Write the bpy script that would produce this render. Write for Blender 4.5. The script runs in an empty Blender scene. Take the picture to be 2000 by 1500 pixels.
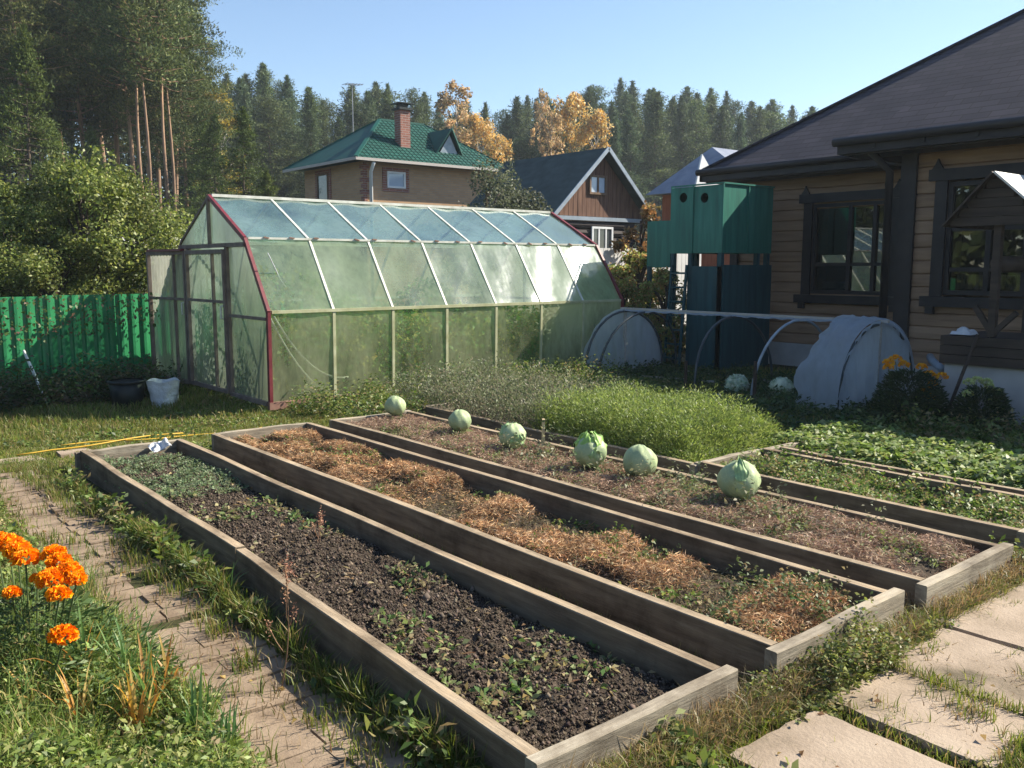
import bpy, math, random
import numpy as np
from mathutils import Vector
R = math.radians
scene = bpy.context.scene

# ------------------------------------------------------------------ camera, light, exposure
SUN_EL, SUN_AZ = 38.0, 22.0        # elevation; how far the sun stands from +X towards -Y
cam = bpy.data.cameras.new("camera"); cam_o = bpy.data.objects.new("camera", cam)
scene.collection.objects.link(cam_o)
cam.sensor_width = 36; cam.lens = 36 * 1740 / 2000; cam.clip_end = 2000; cam.clip_start = 0.05
cam_o.location = (0, 0, 1.6)
cam_o.rotation_euler = (R(90) - math.atan(230 / 1740), 0, -R(39.4))
scene.camera = cam_o
world = bpy.data.worlds.new("World"); scene.world = world; world.use_nodes = True
wn = world.node_tree; wn.nodes.clear()
sky = wn.nodes.new("ShaderNodeTexSky"); sky.sky_type = 'NISHITA'; sky.sun_disc = False
sky.sun_elevation = R(SUN_EL); sky.sun_rotation = R(90 + SUN_AZ)
sky.air_density = 1.0; sky.dust_density = 0.25; sky.ozone_density = 2.2; sky.altitude = 100
bg = wn.nodes.new("ShaderNodeBackground"); bg.inputs[1].default_value = 0.088
wo = wn.nodes.new("ShaderNodeOutputWorld")
wn.links.new(sky.outputs[0], bg.inputs[0]); wn.links.new(bg.outputs[0], wo.inputs[0])
sun = bpy.data.lights.new("sun", 'SUN'); sun.energy = 5.0; sun.angle = R(0.55); sun.color = (1.0, 0.92, 0.76)
sun_o = bpy.data.objects.new("sun", sun); scene.collection.objects.link(sun_o)
sdir = Vector((math.cos(R(SUN_EL)) * math.cos(R(SUN_AZ)), -math.cos(R(SUN_EL)) * math.sin(R(SUN_AZ)), math.sin(R(SUN_EL))))
sun_o.rotation_euler = sdir.to_track_quat('Z', 'Y').to_euler(); sun_o.location = (20, -6, 20)
scene.view_settings.view_transform = 'Standard'; scene.view_settings.look = 'None'
scene.view_settings.exposure = 1.15; scene.view_settings.gamma = 1
scene.cycles.max_bounces = 8; scene.cycles.transparent_max_bounces = 16
scene.cycles.diffuse_bounces = 3

HAZE = 0.0007
rng = np.random.default_rng(7)
random.seed(5)

# ------------------------------------------------------------------ materials
def newmat(name):
    m = bpy.data.materials.new(name); m.use_nodes = True
    nt = m.node_tree; nt.nodes.clear()
    out = nt.nodes.new("ShaderNodeOutputMaterial")
    return m, nt, out
def node(nt, t, **kw):
    n = nt.nodes.new(t)
    for k, v in kw.items(): setattr(n, k, v)
    return n
def coords(nt, scale=(1, 1, 1), rot=(0, 0, 0)):
    tc = node(nt, "ShaderNodeTexCoord"); mp = node(nt, "ShaderNodeMapping")
    g = node(nt, "ShaderNodeNewGeometry")
    mp.inputs['Scale'].default_value = scale; mp.inputs['Rotation'].default_value = rot
    nt.links.new(g.outputs['Position'], mp.inputs['Vector'])
    return mp.outputs[0]
def ramp(nt, fac, stops):
    r = node(nt, "ShaderNodeValToRGB"); e = r.color_ramp.elements
    while len(e) < len(stops): e.new(0.5)
    for i, (p, c) in enumerate(stops):
        e[i].position = p; e[i].color = (*c, 1)
    nt.links.new(fac, r.inputs[0]); return r.outputs[0]
def noise(nt, vec, scale, detail=4, rough=0.55):
    n = node(nt, "ShaderNodeTexNoise"); n.inputs['Scale'].default_value = scale
    n.inputs['Detail'].default_value = detail; n.inputs['Roughness'].default_value = rough
    nt.links.new(vec, n.inputs['Vector']); return n.outputs[0]
def mat_noise(name, stops, scale=5, stretch=(1, 1, 1), rough=0.85, bump=0.0, bscale=None, spec=0.3, detail=5, metallic=0, bdist=0.01, wear_toplight=0):
    m, nt, out = newmat(name)
    p = node(nt, "ShaderNodeBsdfPrincipled")
    v = coords(nt, stretch)
    f = noise(nt, v, scale, detail)
    col = ramp(nt, f, stops)
    if wear_toplight:
        st = ramp(nt, noise(nt, coords(nt, (1, 1, 1)), 2.3, 6, .7), [(.34, (.50, .47, .43)), (.50, (.95, .95, .93)), (.72, (1.2, 1.15, 1.05))])
        vm = node(nt, "ShaderNodeVectorMath", operation='MULTIPLY'); nt.links.new(col, vm.inputs[0]); nt.links.new(st, vm.inputs[1]); col = vm.outputs[0]
    if wear_toplight:     # sun and shade contrast put into the colour: upward faces brighter than sides
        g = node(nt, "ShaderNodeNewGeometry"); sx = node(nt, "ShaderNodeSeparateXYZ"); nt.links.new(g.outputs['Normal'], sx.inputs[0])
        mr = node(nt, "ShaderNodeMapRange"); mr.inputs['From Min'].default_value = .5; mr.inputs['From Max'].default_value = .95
        mr.inputs['To Min'].default_value = 1.0; mr.inputs['To Max'].default_value = wear_toplight; nt.links.new(sx.outputs[2], mr.inputs[0])
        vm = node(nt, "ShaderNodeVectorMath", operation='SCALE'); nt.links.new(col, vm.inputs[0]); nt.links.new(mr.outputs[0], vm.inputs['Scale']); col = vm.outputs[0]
    nt.links.new(col, p.inputs['Base Color'])
    p.inputs['Roughness'].default_value = rough; p.inputs['Metallic'].default_value = metallic
    p.inputs['Specular IOR Level'].default_value = spec
    if bump:
        b = node(nt, "ShaderNodeBump"); b.inputs['Strength'].default_value = bump; b.inputs['Distance'].default_value = bdist
        nt.links.new(noise(nt, v, bscale or scale * 4, 6, .65), b.inputs['Height'])
        nt.links.new(b.outputs[0], p.inputs['Normal'])
    nt.links.new(p.outputs[0], out.inputs[0]); return m
def mat_leaf(name, trans=0.35, rough=0.5, spec=0.35, vary=0):
    m, nt, out = newmat(name)
    a = node(nt, "ShaderNodeAttribute"); a.attribute_name = "Col"
    if vary:      # every tree its own tone
        oi = node(nt, "ShaderNodeObjectInfo"); tone = ramp(nt, oi.outputs['Random'], [(0, (.62, .66, .66)), (.35, (1.1, 1.0, .85)), (.65, (.85, .95, 1.0)), (1, (1.3, 1.25, .95))])
        mx_ = node(nt, "ShaderNodeMix", data_type='RGBA', blend_type='MULTIPLY'); mx_.inputs[0].default_value = 1
        nt.links.new(a.outputs['Color'], mx_.inputs[6]); nt.links.new(tone, mx_.inputs[7])
        class _A: outputs = {'Color': mx_.outputs[2]}
        a = _A
    p = node(nt, "ShaderNodeBsdfPrincipled"); p.inputs['Roughness'].default_value = rough
    p.inputs['Specular IOR Level'].default_value = spec
    nt.links.new(a.outputs['Color'], p.inputs['Base Color'])
    if trans > 0:
        t = node(nt, "ShaderNodeBsdfTranslucent"); mx = node(nt, "ShaderNodeMixShader"); mx.inputs[0].default_value = trans
        hs = node(nt, "ShaderNodeHueSaturation"); hs.inputs['Hue'].default_value = .485; hs.inputs['Saturation'].default_value = 1.1; hs.inputs['Value'].default_value = 1.5
        nt.links.new(a.outputs['Color'], hs.inputs['Color']); nt.links.new(hs.outputs[0], t.inputs[0])
        nt.links.new(p.outputs[0], mx.inputs[1]); nt.links.new(t.outputs[0], mx.inputs[2])
        nt.links.new(mx.outputs[0], out.inputs[0])
    else: nt.links.new(p.outputs[0], out.inputs[0])
    return m
def mat_bark(name, low, high, z0, z1):
    m, nt, out = newmat(name)
    p = node(nt, "ShaderNodeBsdfPrincipled"); p.inputs['Roughness'].default_value = .9
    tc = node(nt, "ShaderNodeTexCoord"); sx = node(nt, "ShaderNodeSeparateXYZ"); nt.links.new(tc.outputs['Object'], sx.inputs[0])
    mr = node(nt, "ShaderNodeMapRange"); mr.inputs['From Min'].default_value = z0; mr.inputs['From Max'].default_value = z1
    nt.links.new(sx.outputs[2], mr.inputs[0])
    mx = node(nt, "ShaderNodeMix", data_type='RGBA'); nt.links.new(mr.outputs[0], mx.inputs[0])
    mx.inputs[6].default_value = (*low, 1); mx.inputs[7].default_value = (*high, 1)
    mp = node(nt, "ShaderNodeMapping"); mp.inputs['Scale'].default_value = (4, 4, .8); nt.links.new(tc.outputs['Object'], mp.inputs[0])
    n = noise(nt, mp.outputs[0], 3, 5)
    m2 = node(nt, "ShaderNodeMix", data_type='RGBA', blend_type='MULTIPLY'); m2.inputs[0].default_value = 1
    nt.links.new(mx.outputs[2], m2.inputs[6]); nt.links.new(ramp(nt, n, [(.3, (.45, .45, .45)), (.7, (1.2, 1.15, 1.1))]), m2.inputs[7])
    nt.links.new(m2.outputs[2], p.inputs['Base Color']); nt.links.new(p.outputs[0], out.inputs[0]); return m
def mat_film(name, tint, clear, gloss, rough, clear_tint=(.85, .95, .9)):
    """dusty, dewy plastic film: part see-through, part scattering, part mirror"""
    m, nt, out = newmat(name)
    v = coords(nt, (1, 1, .35))
    n1 = noise(nt, v, 1.1, 5, .6); n2 = noise(nt, v, 14, 4, .7)
    mu = node(nt, "ShaderNodeMath", operation='MULTIPLY_ADD'); mu.inputs[1].default_value = .35; nt.links.new(n2, mu.inputs[0]); nt.links.new(n1, mu.inputs[2])
    mr = node(nt, "ShaderNodeMapRange"); mr.inputs['From Min'].default_value = .5; mr.inputs['From Max'].default_value = .85
    mr.inputs['To Min'].default_value = max(.03, 1 - clear - .25); mr.inputs['To Max'].default_value = min(1, 1 - clear + .35)
    nt.links.new(mu.outputs[0], mr.inputs[0])
    tr = node(nt, "ShaderNodeBsdfTransparent"); tr.inputs[0].default_value = (*clear_tint, 1)
    tl = node(nt, "ShaderNodeBsdfTranslucent"); tl.inputs[0].default_value = (*tint, 1)
    df = node(nt, "ShaderNodeBsdfDiffuse"); df.inputs[0].default_value = (*tint, 1)
    s = node(nt, "ShaderNodeMixShader"); s.inputs[0].default_value = .35
    nt.links.new(tl.outputs[0], s.inputs[1]); nt.links.new(df.outputs[0], s.inputs[2])
    a = node(nt, "ShaderNodeMixShader"); nt.links.new(mr.outputs[0], a.inputs[0])
    nt.links.new(tr.outputs[0], a.inputs[1]); nt.links.new(s.outputs[0], a.inputs[2])
    gl = node(nt, "ShaderNodeBsdfGlossy"); gl.inputs['Roughness'].default_value = rough; gl.inputs[0].default_value = (.9, .95, 1, 1)
    bp = node(nt, "ShaderNodeBump"); bp.inputs['Strength'].default_value = .35; bp.inputs['Distance'].default_value = .03
    nt.links.new(noise(nt, v, 2.2, 3), bp.inputs['Height']); nt.links.new(bp.outputs[0], gl.inputs['Normal'])
    lw = node(nt, "ShaderNodeLayerWeight"); lw.inputs[0].default_value = .4
    g2 = node(nt, "ShaderNodeMath", operation='MULTIPLY'); g2.inputs[1].default_value = gloss; nt.links.new(lw.outputs['Facing'], g2.inputs[0])
    b = node(nt, "ShaderNodeMixShader"); nt.links.new(g2.outputs[0], b.inputs[0])
    nt.links.new(a.outputs[0], b.inputs[1]); nt.links.new(gl.outputs[0], b.inputs[2])
    nt.links.new(b.outputs[0], out.inputs[0]); return m
def mat_glass(name, tint=(.5, .55, .55), strength=1.0):
    m, nt, out = newmat(name)
    tr = node(nt, "ShaderNodeBsdfTransparent"); tr.inputs[0].default_value = (*tint, 1)
    gl = node(nt, "ShaderNodeBsdfGlossy"); gl.inputs['Roughness'].default_value = .015
    fr = node(nt, "ShaderNodeFresnel"); fr.inputs[0].default_value = 1.9
    mu = node(nt, "ShaderNodeMath", operation='MULTIPLY'); mu.inputs[1].default_value = strength; nt.links.new(fr.outputs[0], mu.inputs[0])
    b = node(nt, "ShaderNodeMixShader"); nt.links.new(mu.outputs[0], b.inputs[0])
    nt.links.new(tr.outputs[0], b.inputs[1]); nt.links.new(gl.outputs[0], b.inputs[2]); nt.links.new(b.outputs[0], out.inputs[0]); return m
def mat_brick(name, c1, c2, mortar, sx=.25, sz=.075):
    m, nt, out = newmat(name)
    p = node(nt, "ShaderNodeBsdfPrincipled"); p.inputs['Roughness'].default_value = .85
    g = node(nt, "ShaderNodeNewGeometry"); s = node(nt, "ShaderNodeSeparateXYZ"); nt.links.new(g.outputs['Position'], s.inputs[0])
    ad = node(nt, "ShaderNodeMath", operation='ADD'); nt.links.new(s.outputs[0], ad.inputs[0]); nt.links.new(s.outputs[1], ad.inputs[1])
    c = node(nt, "ShaderNodeCombineXYZ"); nt.links.new(ad.outputs[0], c.inputs[0]); nt.links.new(s.outputs[2], c.inputs[1])
    b = node(nt, "ShaderNodeTexBrick"); nt.links.new(c.outputs[0], b.inputs['Vector']); b.inputs['Scale'].default_value = 1
    b.inputs['Brick Width'].default_value = sx; b.inputs['Row Height'].default_value = sz; b.inputs['Mortar Size'].default_value = .008
    b.inputs['Color1'].default_value = (*c1, 1); b.inputs['Color2'].default_value = (*c2, 1); b.inputs['Mortar'].default_value = (*mortar, 1)
    nt.links.new(b.outputs[0], p.inputs['Base Color']); nt.links.new(p.outputs[0], out.inputs[0]); return m

M = {}
M['wood_y'] = mat_noise('weathered_board_along', [(.25, (.085, .062, .042)), (.5, (.17, .13, .09)), (.8, (.25, .20, .145))], 6, (4, .5, 5), .85, .5, 22, wear_toplight=1.9)  # shade of the long sides darkened into the base colour, tops painted brighter
M['wood_x'] = mat_noise('weathered_board_across', [(.22, (.12, .10, .078)), (.5, (.27, .23, .18)), (.8, (.38, .34, .275))], 6, (.5, 4, 5), .85, .5, 22, wear_toplight=1.3)
M['wood_brown'] = mat_noise('old_brown_board', [(.3, (.12, .075, .045)), (.7, (.22, .14, .09))], 4, (3, 3, .6), .8, .4, 15)
M['soil'] = mat_noise('dark_soil', [(.3, (.035, .027, .02)), (.55, (.075, .057, .043)), (.8, (.13, .10, .078))], 30, (1, 1, 1), .95, .9, 90, .15, bdist=.012)
M['ground'] = mat_noise('garden_earth', [(.3, (.045, .035, .022)), (.5, (.055, .055, .025)), (.65, (.06, .075, .025)), (.8, (.11, .09, .06))], 2.5, (1, 1, 1), .95, .6, 40, .1)
M['far_ground'] = M['ground']
M['paver'] = mat_noise('brown_paver', [(.25, (.13, .09, .06)), (.5, (.25, .185, .13)), (.8, (.34, .26, .19))], 5, (1, 1, 1), .9, .5, 60, .2)
M['slab'] = mat_noise('concrete_slab', [(.30, (.13, .105, .07)), (.42, (.27, .21, .155)), (.55, (.35, .275, .21)), (.75, (.41, .33, .255))], 3.2, (1, 1, 1), .9, .5, 60, .2, detail=9)
M['leaf'] = mat_leaf('leaf'); M['grass'] = mat_leaf('grass_blade', .4, .45, .4)
M['needle'] = mat_leaf('needles', .22, .6, .2, 1); M['straw'] = mat_leaf('dry_straw', .15, .7, .2)
M['clod'] = mat_leaf('soil_clods', 0, .95, .1)
M['petal'] = mat_leaf('petals', .25, .6, .2)
M['cabbage'] = None
M['film'] = mat_film('greenhouse_film', (.52, .62, .38), .56, .42, .12, (.80, .93, .80))
M['film_top'] = mat_film('greenhouse_roof_film', (.42, .60, .52), .60, .55, .12, (.72, .9, .84))
M['film_low'] = mat_film('greenhouse_lower_film', (.64, .66, .44), .62, .30, .2, (.80, .88, .72))
M['corr'] = mat_film('corrugated_clear_sheet', (.42, .42, .36), .30, .3, .25)
M['metal_white'] = mat_noise('white_painted_steel', [(.3, (.46, .46, .40)), (.62, (.66, .66, .60))], 8, rough=.5)
M['metal_yellow'] = mat_noise('yellowed_steel', [(.3, (.34, .34, .19)), (.7, (.50, .50, .33))], 8, rough=.5)
M['metal_red'] = mat_noise('red_painted_steel', [(.3, (.11, .018, .025)), (.7, (.20, .035, .045))], 7, rough=.5)
M['metal_rust'] = mat_noise('rusty_pink_steel', [(.3, (.20, .10, .075)), (.7, (.32, .19, .15))], 7, rough=.7)
M['door_frame'] = mat_noise('dull_brown_frame', [(.3, (.14, .10, .085)), (.7, (.25, .19, .16))], 7, rough=.8)
M['fence'] = mat_noise('green_corrugated_steel', [(.3, (.014, .15, .055)), (.7, (.026, .22, .085))], 2.5, rough=.38, spec=.5)
M['teal'] = mat_noise('teal_painted_plywood', [(.3, (.008, .105, .08)), (.5, (.012, .15, .112)), (.7, (.03, .20, .155))], 3, (3, 3, .35), rough=.5, spec=.4)
M['teal_dark'] = mat_noise('dark_teal_boards', [(.3, (.008, .045, .058)), (.7, (.02, .085, .10))], 3, (4, 4, .4), rough=.6)
M['siding'] = mat_noise('stained_log_siding', [(.25, (.19, .112, .070)), (.5, (.30, .185, .115)), (.8, (.39, .25, .16))], 3, (1, .5, 5), .6, .3, 10)
M['trim'] = mat_noise('dark_brown_trim', [(.3, (.016, .014, .017)), (.7, (.034, .028, .03))], 4, rough=.5)
M['shingle'] = mat_noise('dark_shingles', [(.3, (.030, .028, .038)), (.55, (.052, .048, .062)), (.8, (.08, .073, .088))], 9, (1, 1, 3), .9, .5, 30, bdist=.02)
M['plinth'] = mat_noise('grey_plaster', [(.3, (.34, .33, .33)), (.7, (.46, .45, .44))], 3, rough=.9)
M['glass'] = mat_glass('window_glass'); M['curtain'] = mat_noise('curtain', [(.3, (.45, .43, .38)), (.7, (.62, .6, .55))], 3, (1, 6, .4), .9)
M['room'] = mat_noise('dark_interior', [(.3, (.02, .02, .022)), (.7, (.035, .033, .035))], 2)
M['green_roof'] = mat_noise('green_metal_tiles', [(.3, (.005, .062, .05)), (.7, (.009, .092, .072))], 2, rough=.6, spec=.3)
M['brick'] = mat_brick('yellow_brown_brick', (.40, .235, .125), (.47, .29, .16), (.34, .26, .19))
M['brick_red'] = mat_brick('red_brick', (.20, .07, .05), (.30, .11, .075), (.30, .25, .22))
M['white'] = mat_noise('white_paint', [(.3, (.68, .68, .68)), (.7, (.8, .8, .8))], 3, rough=.5)
M['plank_red'] = mat_noise('red_brown_planks', [(.3, (.07, .032, .022)), (.5, (.14, .07, .045)), (.75, (.22, .12, .075))], 5, (4, 4, .3), .8)
M['log_dark'] = mat_noise('dark_logs', [(.3, (.02, .016, .018)), (.7, (.05, .036, .034))], 5, (.5, .5, 4), .8)
M['slate'] = mat_noise('dark_slate', [(.3, (.03, .045, .045)), (.7, (.06, .085, .082))], 3, (1, 1, 2), .8)
M['blue_roof'] = mat_noise('blue_grey_metal', [(.3, (.17, .19, .25)), (.7, (.26, .28, .34))], 3, rough=.5)
M['orange_wall'] = mat_noise('orange_boards', [(.3, (.42, .11, .05)), (.7, (.55, .17, .08))], 4, (4, 4, .5), .8)
M['fabric'] = mat_film('white_nonwoven_fabric', (.62, .68, .76), .06, .05, .5)
M['pipe_dark'] = mat_noise('dark_pipe', [(.3, (.03, .045, .055)), (.7, (.07, .085, .095))], 6, rough=.4)
M['pipe_grey'] = mat_noise('grey_pipe', [(.3, (.24, .29, .34)), (.7, (.34, .39, .45))], 6, rough=.4)
M['lath'] = mat_noise('pale_lath', [(.3, (.36, .33, .31)), (.7, (.52, .48, .44))], 6, (6, .6, 6), rough=.8)
M['stake'] = mat_noise('fresh_stake', [(.3, (.40, .30, .17)), (.7, (.55, .43, .27))], 8, (3, 3, .5), rough=.8)
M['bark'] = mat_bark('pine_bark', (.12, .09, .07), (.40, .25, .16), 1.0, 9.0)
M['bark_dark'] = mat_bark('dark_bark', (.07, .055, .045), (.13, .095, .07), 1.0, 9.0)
M['bark_birch'] = mat_bark('birch_bark', (.35, .33, .31), (.55, .52, .48), .5, 6.0)
M['stem'] = mat_noise('green_stem', [(.3, (.06, .09, .03)), (.7, (.10, .14, .05))], 9)
M['twig'] = mat_noise('dry_twig', [(.3, (.22, .12, .07)), (.7, (.34, .2, .12))], 9)
M['sack'] = mat_noise('white_sack', [(.3, (.48, .49, .52)), (.7, (.66, .67, .7))], 9, rough=.7, bump=.8, bscale=22, bdist=.03)
M['black'] = mat_noise('black_plastic', [(.3, (.010, .013, .013)), (.7, (.02, .025, .024))], 4, rough=.5)
M['hose'] = mat_noise('yellow_hose', [(.3, (.5, .30, .03)), (.7, (.62, .4, .06))], 4, rough=.45)
M['well_wood'] = mat_noise('dark_well_wood', [(.3, (.035, .026, .022)), (.7, (.075, .052, .042))], 4, (1, .5, 5), .7)
M['canopy'] = mat_noise('pale_roof_sheet', [(.3, (.6, .58, .55)), (.7, (.74, .72, .69))], 4, rough=.5)
M['antenna'] = mat_noise('grey_metal', [(.3, (.25, .25, .26)), (.7, (.35, .35, .36))], 4, rough=.4, metallic=.5)

def mat_shingle():
    m, nt, out = newmat('dark_shingle_courses')
    p = node(nt, "ShaderNodeBsdfPrincipled"); p.inputs['Roughness'].default_value = .85; p.inputs['Specular IOR Level'].default_value = .25
    g = node(nt, "ShaderNodeNewGeometry"); s_ = node(nt, "ShaderNodeSeparateXYZ"); nt.links.new(g.outputs['Position'], s_.inputs[0])
    sn = node(nt, "ShaderNodeSeparateXYZ"); nt.links.new(g.outputs['Normal'], sn.inputs[0])
    ab = node(nt, "ShaderNodeMath", operation='ABSOLUTE'); nt.links.new(sn.outputs[0], ab.inputs[0])
    gt = node(nt, "ShaderNodeMath", operation='GREATER_THAN'); gt.inputs[1].default_value = .3; nt.links.new(ab.outputs[0], gt.inputs[0])
    mx = node(nt, "ShaderNodeMix", data_type='FLOAT'); nt.links.new(gt.outputs[0], mx.inputs[0]); nt.links.new(s_.outputs[0], mx.inputs[2]); nt.links.new(s_.outputs[1], mx.inputs[3])
    c = node(nt, "ShaderNodeCombineXYZ"); nt.links.new(mx.outputs[0], c.inputs[0]); nt.links.new(s_.outputs[2], c.inputs[1])
    b = node(nt, "ShaderNodeTexBrick"); nt.links.new(c.outputs[0], b.inputs['Vector']); b.inputs['Scale'].default_value = 1
    b.inputs['Brick Width'].default_value = .32; b.inputs['Row Height'].default_value = .082; b.inputs['Mortar Size'].default_value = .005
    b.inputs['Color1'].default_value = (.048, .044, .058, 1); b.inputs['Color2'].default_value = (.072, .065, .08, 1); b.inputs['Mortar'].default_value = (.022, .02, .026, 1)
    st = ramp(nt, noise(nt, coords(nt, (1, 1, .35)), 1.1, 6, .7), [(.3, (.72, .74, .78)), (.7, (1.2, 1.15, 1.12))])
    vm = node(nt, "ShaderNodeVectorMath", operation='MULTIPLY'); nt.links.new(b.outputs[0], vm.inputs[0]); nt.links.new(st, vm.inputs[1])
    nt.links.new(vm.outputs[0], p.inputs['Base Color'])
    bp = node(nt, "ShaderNodeBump"); bp.inputs['Strength'].default_value = .5; bp.inputs['Distance'].default_value = .01; nt.links.new(b.outputs['Fac'], bp.inputs['Height']); bp.invert = True
    nt.links.new(bp.outputs[0], p.inputs['Normal']); nt.links.new(p.outputs[0], out.inputs[0]); return m
M['shingle'] = mat_shingle()
def mat_cabbage():
    m, nt, out = newmat('cabbage_leaf')
    p = node(nt, "ShaderNodeBsdfPrincipled"); p.inputs['Roughness'].default_value = .5; p.inputs['Specular IOR Level'].default_value = .3
    a = node(nt, "ShaderNodeAttribute"); a.attribute_name = "Col"
    tc = node(nt, "ShaderNodeTexCoord")
    w = node(nt, "ShaderNodeTexVoronoi", feature='DISTANCE_TO_EDGE'); w.inputs['Scale'].default_value = 26
    nz = noise(nt, tc.outputs['Object'], 9, 3)
    ad = node(nt, "ShaderNodeVectorMath", operation='MULTIPLY_ADD')
    ad.inputs[1].default_value = (.12, .12, .12); cb = node(nt, "ShaderNodeCombineXYZ"); 
    for i in range(3): nt.links.new(nz, cb.inputs[i])
    nt.links.new(cb.outputs[0], ad.inputs[0]); nt.links.new(tc.outputs['Object'], ad.inputs[2]); nt.links.new(ad.outputs[0], w.inputs['Vector'])
    r = ramp(nt, w.outputs[0], [(0.0, (1.28, 1.2, 1.12)), (.06, (1, 1, 1))])
    mx = node(nt, "ShaderNodeMix", data_type='RGBA', blend_type='MULTIPLY'); mx.inputs[0].default_value = 1
    nt.links.new(a.outputs['Color'], mx.inputs[6]); nt.links.new(r, mx.inputs[7]); nt.links.new(mx.outputs[2], p.inputs['Base Color'])
    b = node(nt, "ShaderNodeBump"); b.inputs['Strength'].default_value = .5; b.inputs['Distance'].default_value = .006; nt.links.new(noise(nt, tc.outputs['Object'], 30, 4), b.inputs['Height'])
    nt.links.new(b.outputs[0], p.inputs['Normal']); nt.links.new(p.outputs[0], out.inputs[0]); return m
M['cabbage'] = mat_cabbage()

# ------------------------------------------------------------------ object helpers
def link(o): scene.collection.objects.link(o); return o
def tag(o, label=None, cat=None, group=None, kind=None):
    if label: o['label'] = label
    if cat: o['category'] = cat
    if group: o['group'] = group
    if kind: o['kind'] = kind
    return o
def empty(name, loc, label, cat, group=None):
    o = bpy.data.objects.new(name, None); o.empty_display_size = .1; o.location = loc; link(o)
    return tag(o, label, cat, group)
class MB:
    """collects shapes in world coordinates; build() links them as ONE mesh object"""
    def __init__(s): s.v = []; s.f = []
    def add(s, vs, fs):
        b = len(s.v); s.v += [tuple(p) for p in vs]; s.f += [tuple(b + i for i in f) for f in fs]; return s
    def box(s, x0, y0, z0, x1, y1, z1):
        v = [(x0, y0, z0), (x1, y0, z0), (x1, y1, z0), (x0, y1, z0), (x0, y0, z1), (x1, y0, z1), (x1, y1, z1), (x0, y1, z1)]
        return s.add(v, [(0, 3, 2, 1), (4, 5, 6, 7), (0, 1, 5, 4), (1, 2, 6, 5), (2, 3, 7, 6), (3, 0, 4, 7)])
    def quadbox(s, pts, th):
        """slab over a quad of four points, thickness along its normal"""
        p = [Vector(q) for q in pts]; n = (p[1] - p[0]).cross(p[-1] - p[0]).normalized() * th
        v = p + [q - n for q in p]; k = len(p)
        return s.add(v, [tuple(range(k)), tuple(range(2 * k - 1, k - 1, -1))] + [((i + 1) % k, i, i + k, (i + 1) % k + k) for i in range(k)])
    def bar(s, a, b, w, h=None, up=(0, 0, 1)):
        h = h or w; a = Vector(a); b = Vector(b); d = (b - a).normalized(); u = Vector(up)
        if abs(d.dot(u)) > .98: u = Vector((0, 1, 0))
        r = d.cross(u).normalized() * w / 2; t = r.cross(d).normalized() * h / 2
        v = [a - r - t, a + r - t, a + r + t, a - r + t, b - r - t, b + r - t, b + r + t, b - r + t]
        return s.add(v, [(0, 3, 2, 1), (4, 5, 6, 7), (0, 1, 5, 4), (1, 2, 6, 5), (2, 3, 7, 6), (3, 0, 4, 7)])
    def tube(s, pts, rad, n=8, cap=True):
        pts = [Vector(p) for p in pts]; k = len(pts)
        if not hasattr(rad, '__len__'): rad = [rad] * k
        prev = None; vs = []
        for i, p in enumerate(pts):
            d = (pts[min(i + 1, k - 1)] - pts[max(i - 1, 0)]).normalized()
            u = prev if prev is not None else (Vector((1, 0, 0)) if abs(d.x) < .9 else Vector((0, 1, 0)))
            a = (u - d * u.dot(d)).normalized(); prev = a; b = d.cross(a)
            vs += [p + (a * math.cos(2 * math.pi * j / n) + b * math.sin(2 * math.pi * j / n)) * rad[i] for j in range(n)]
        fs = [(i * n + j, i * n + (j + 1) % n, (i + 1) * n + (j + 1) % n, (i + 1) * n + j) for i in range(k - 1) for j in range(n)]
        if cap: fs += [tuple(range(n - 1, -1, -1)), tuple((k - 1) * n + j for j in range(n))]
        return s.add(vs, fs)
    def lathe(s, c, prof, n=20):
        vs = [(c[0] + r * math.cos(2 * math.pi * j / n), c[1] + r * math.sin(2 * math.pi * j / n), c[2] + z) for r, z in prof for j in range(n)]
        return s.add(vs, [(i * n + j, i * n + (j + 1) % n, (i + 1) * n + (j + 1) % n, (i + 1) * n + j) for i in range(len(prof) - 1) for j in range(n)])
    def build(s, name, mat, parent=None, smooth=False, origin=None):
        if parent is not None: off = Vector(world_loc(parent))
        elif origin is not None: off = Vector(origin)
        else:
            a = np.array(s.v); off = Vector(((a[:, 0].min() + a[:, 0].max()) / 2, (a[:, 1].min() + a[:, 1].max()) / 2, a[:, 2].min()))
        me = bpy.data.meshes.new(name); me.from_pydata([tuple(Vector(p) - off) for p in s.v], [], s.f)
        me.materials.append(mat); me.update()
        if smooth: me.polygons.foreach_set('use_smooth', [True] * len(me.polygons))
        o = bpy.data.objects.new(name, me); link(o)
        if parent is not None: o.parent = parent
        else: o.location = off
        return o
def world_loc(o):
    v = Vector((0, 0, 0))
    while o is not None: v = v + Vector(o.location); o = o.parent
    return v
def copy_tree(o, parent=None):
    c = o.copy(); link(c)
    if parent is not None: c.parent = parent
    for ch in [q for q in o.children]: copy_tree(ch, c)
    return c

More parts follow.
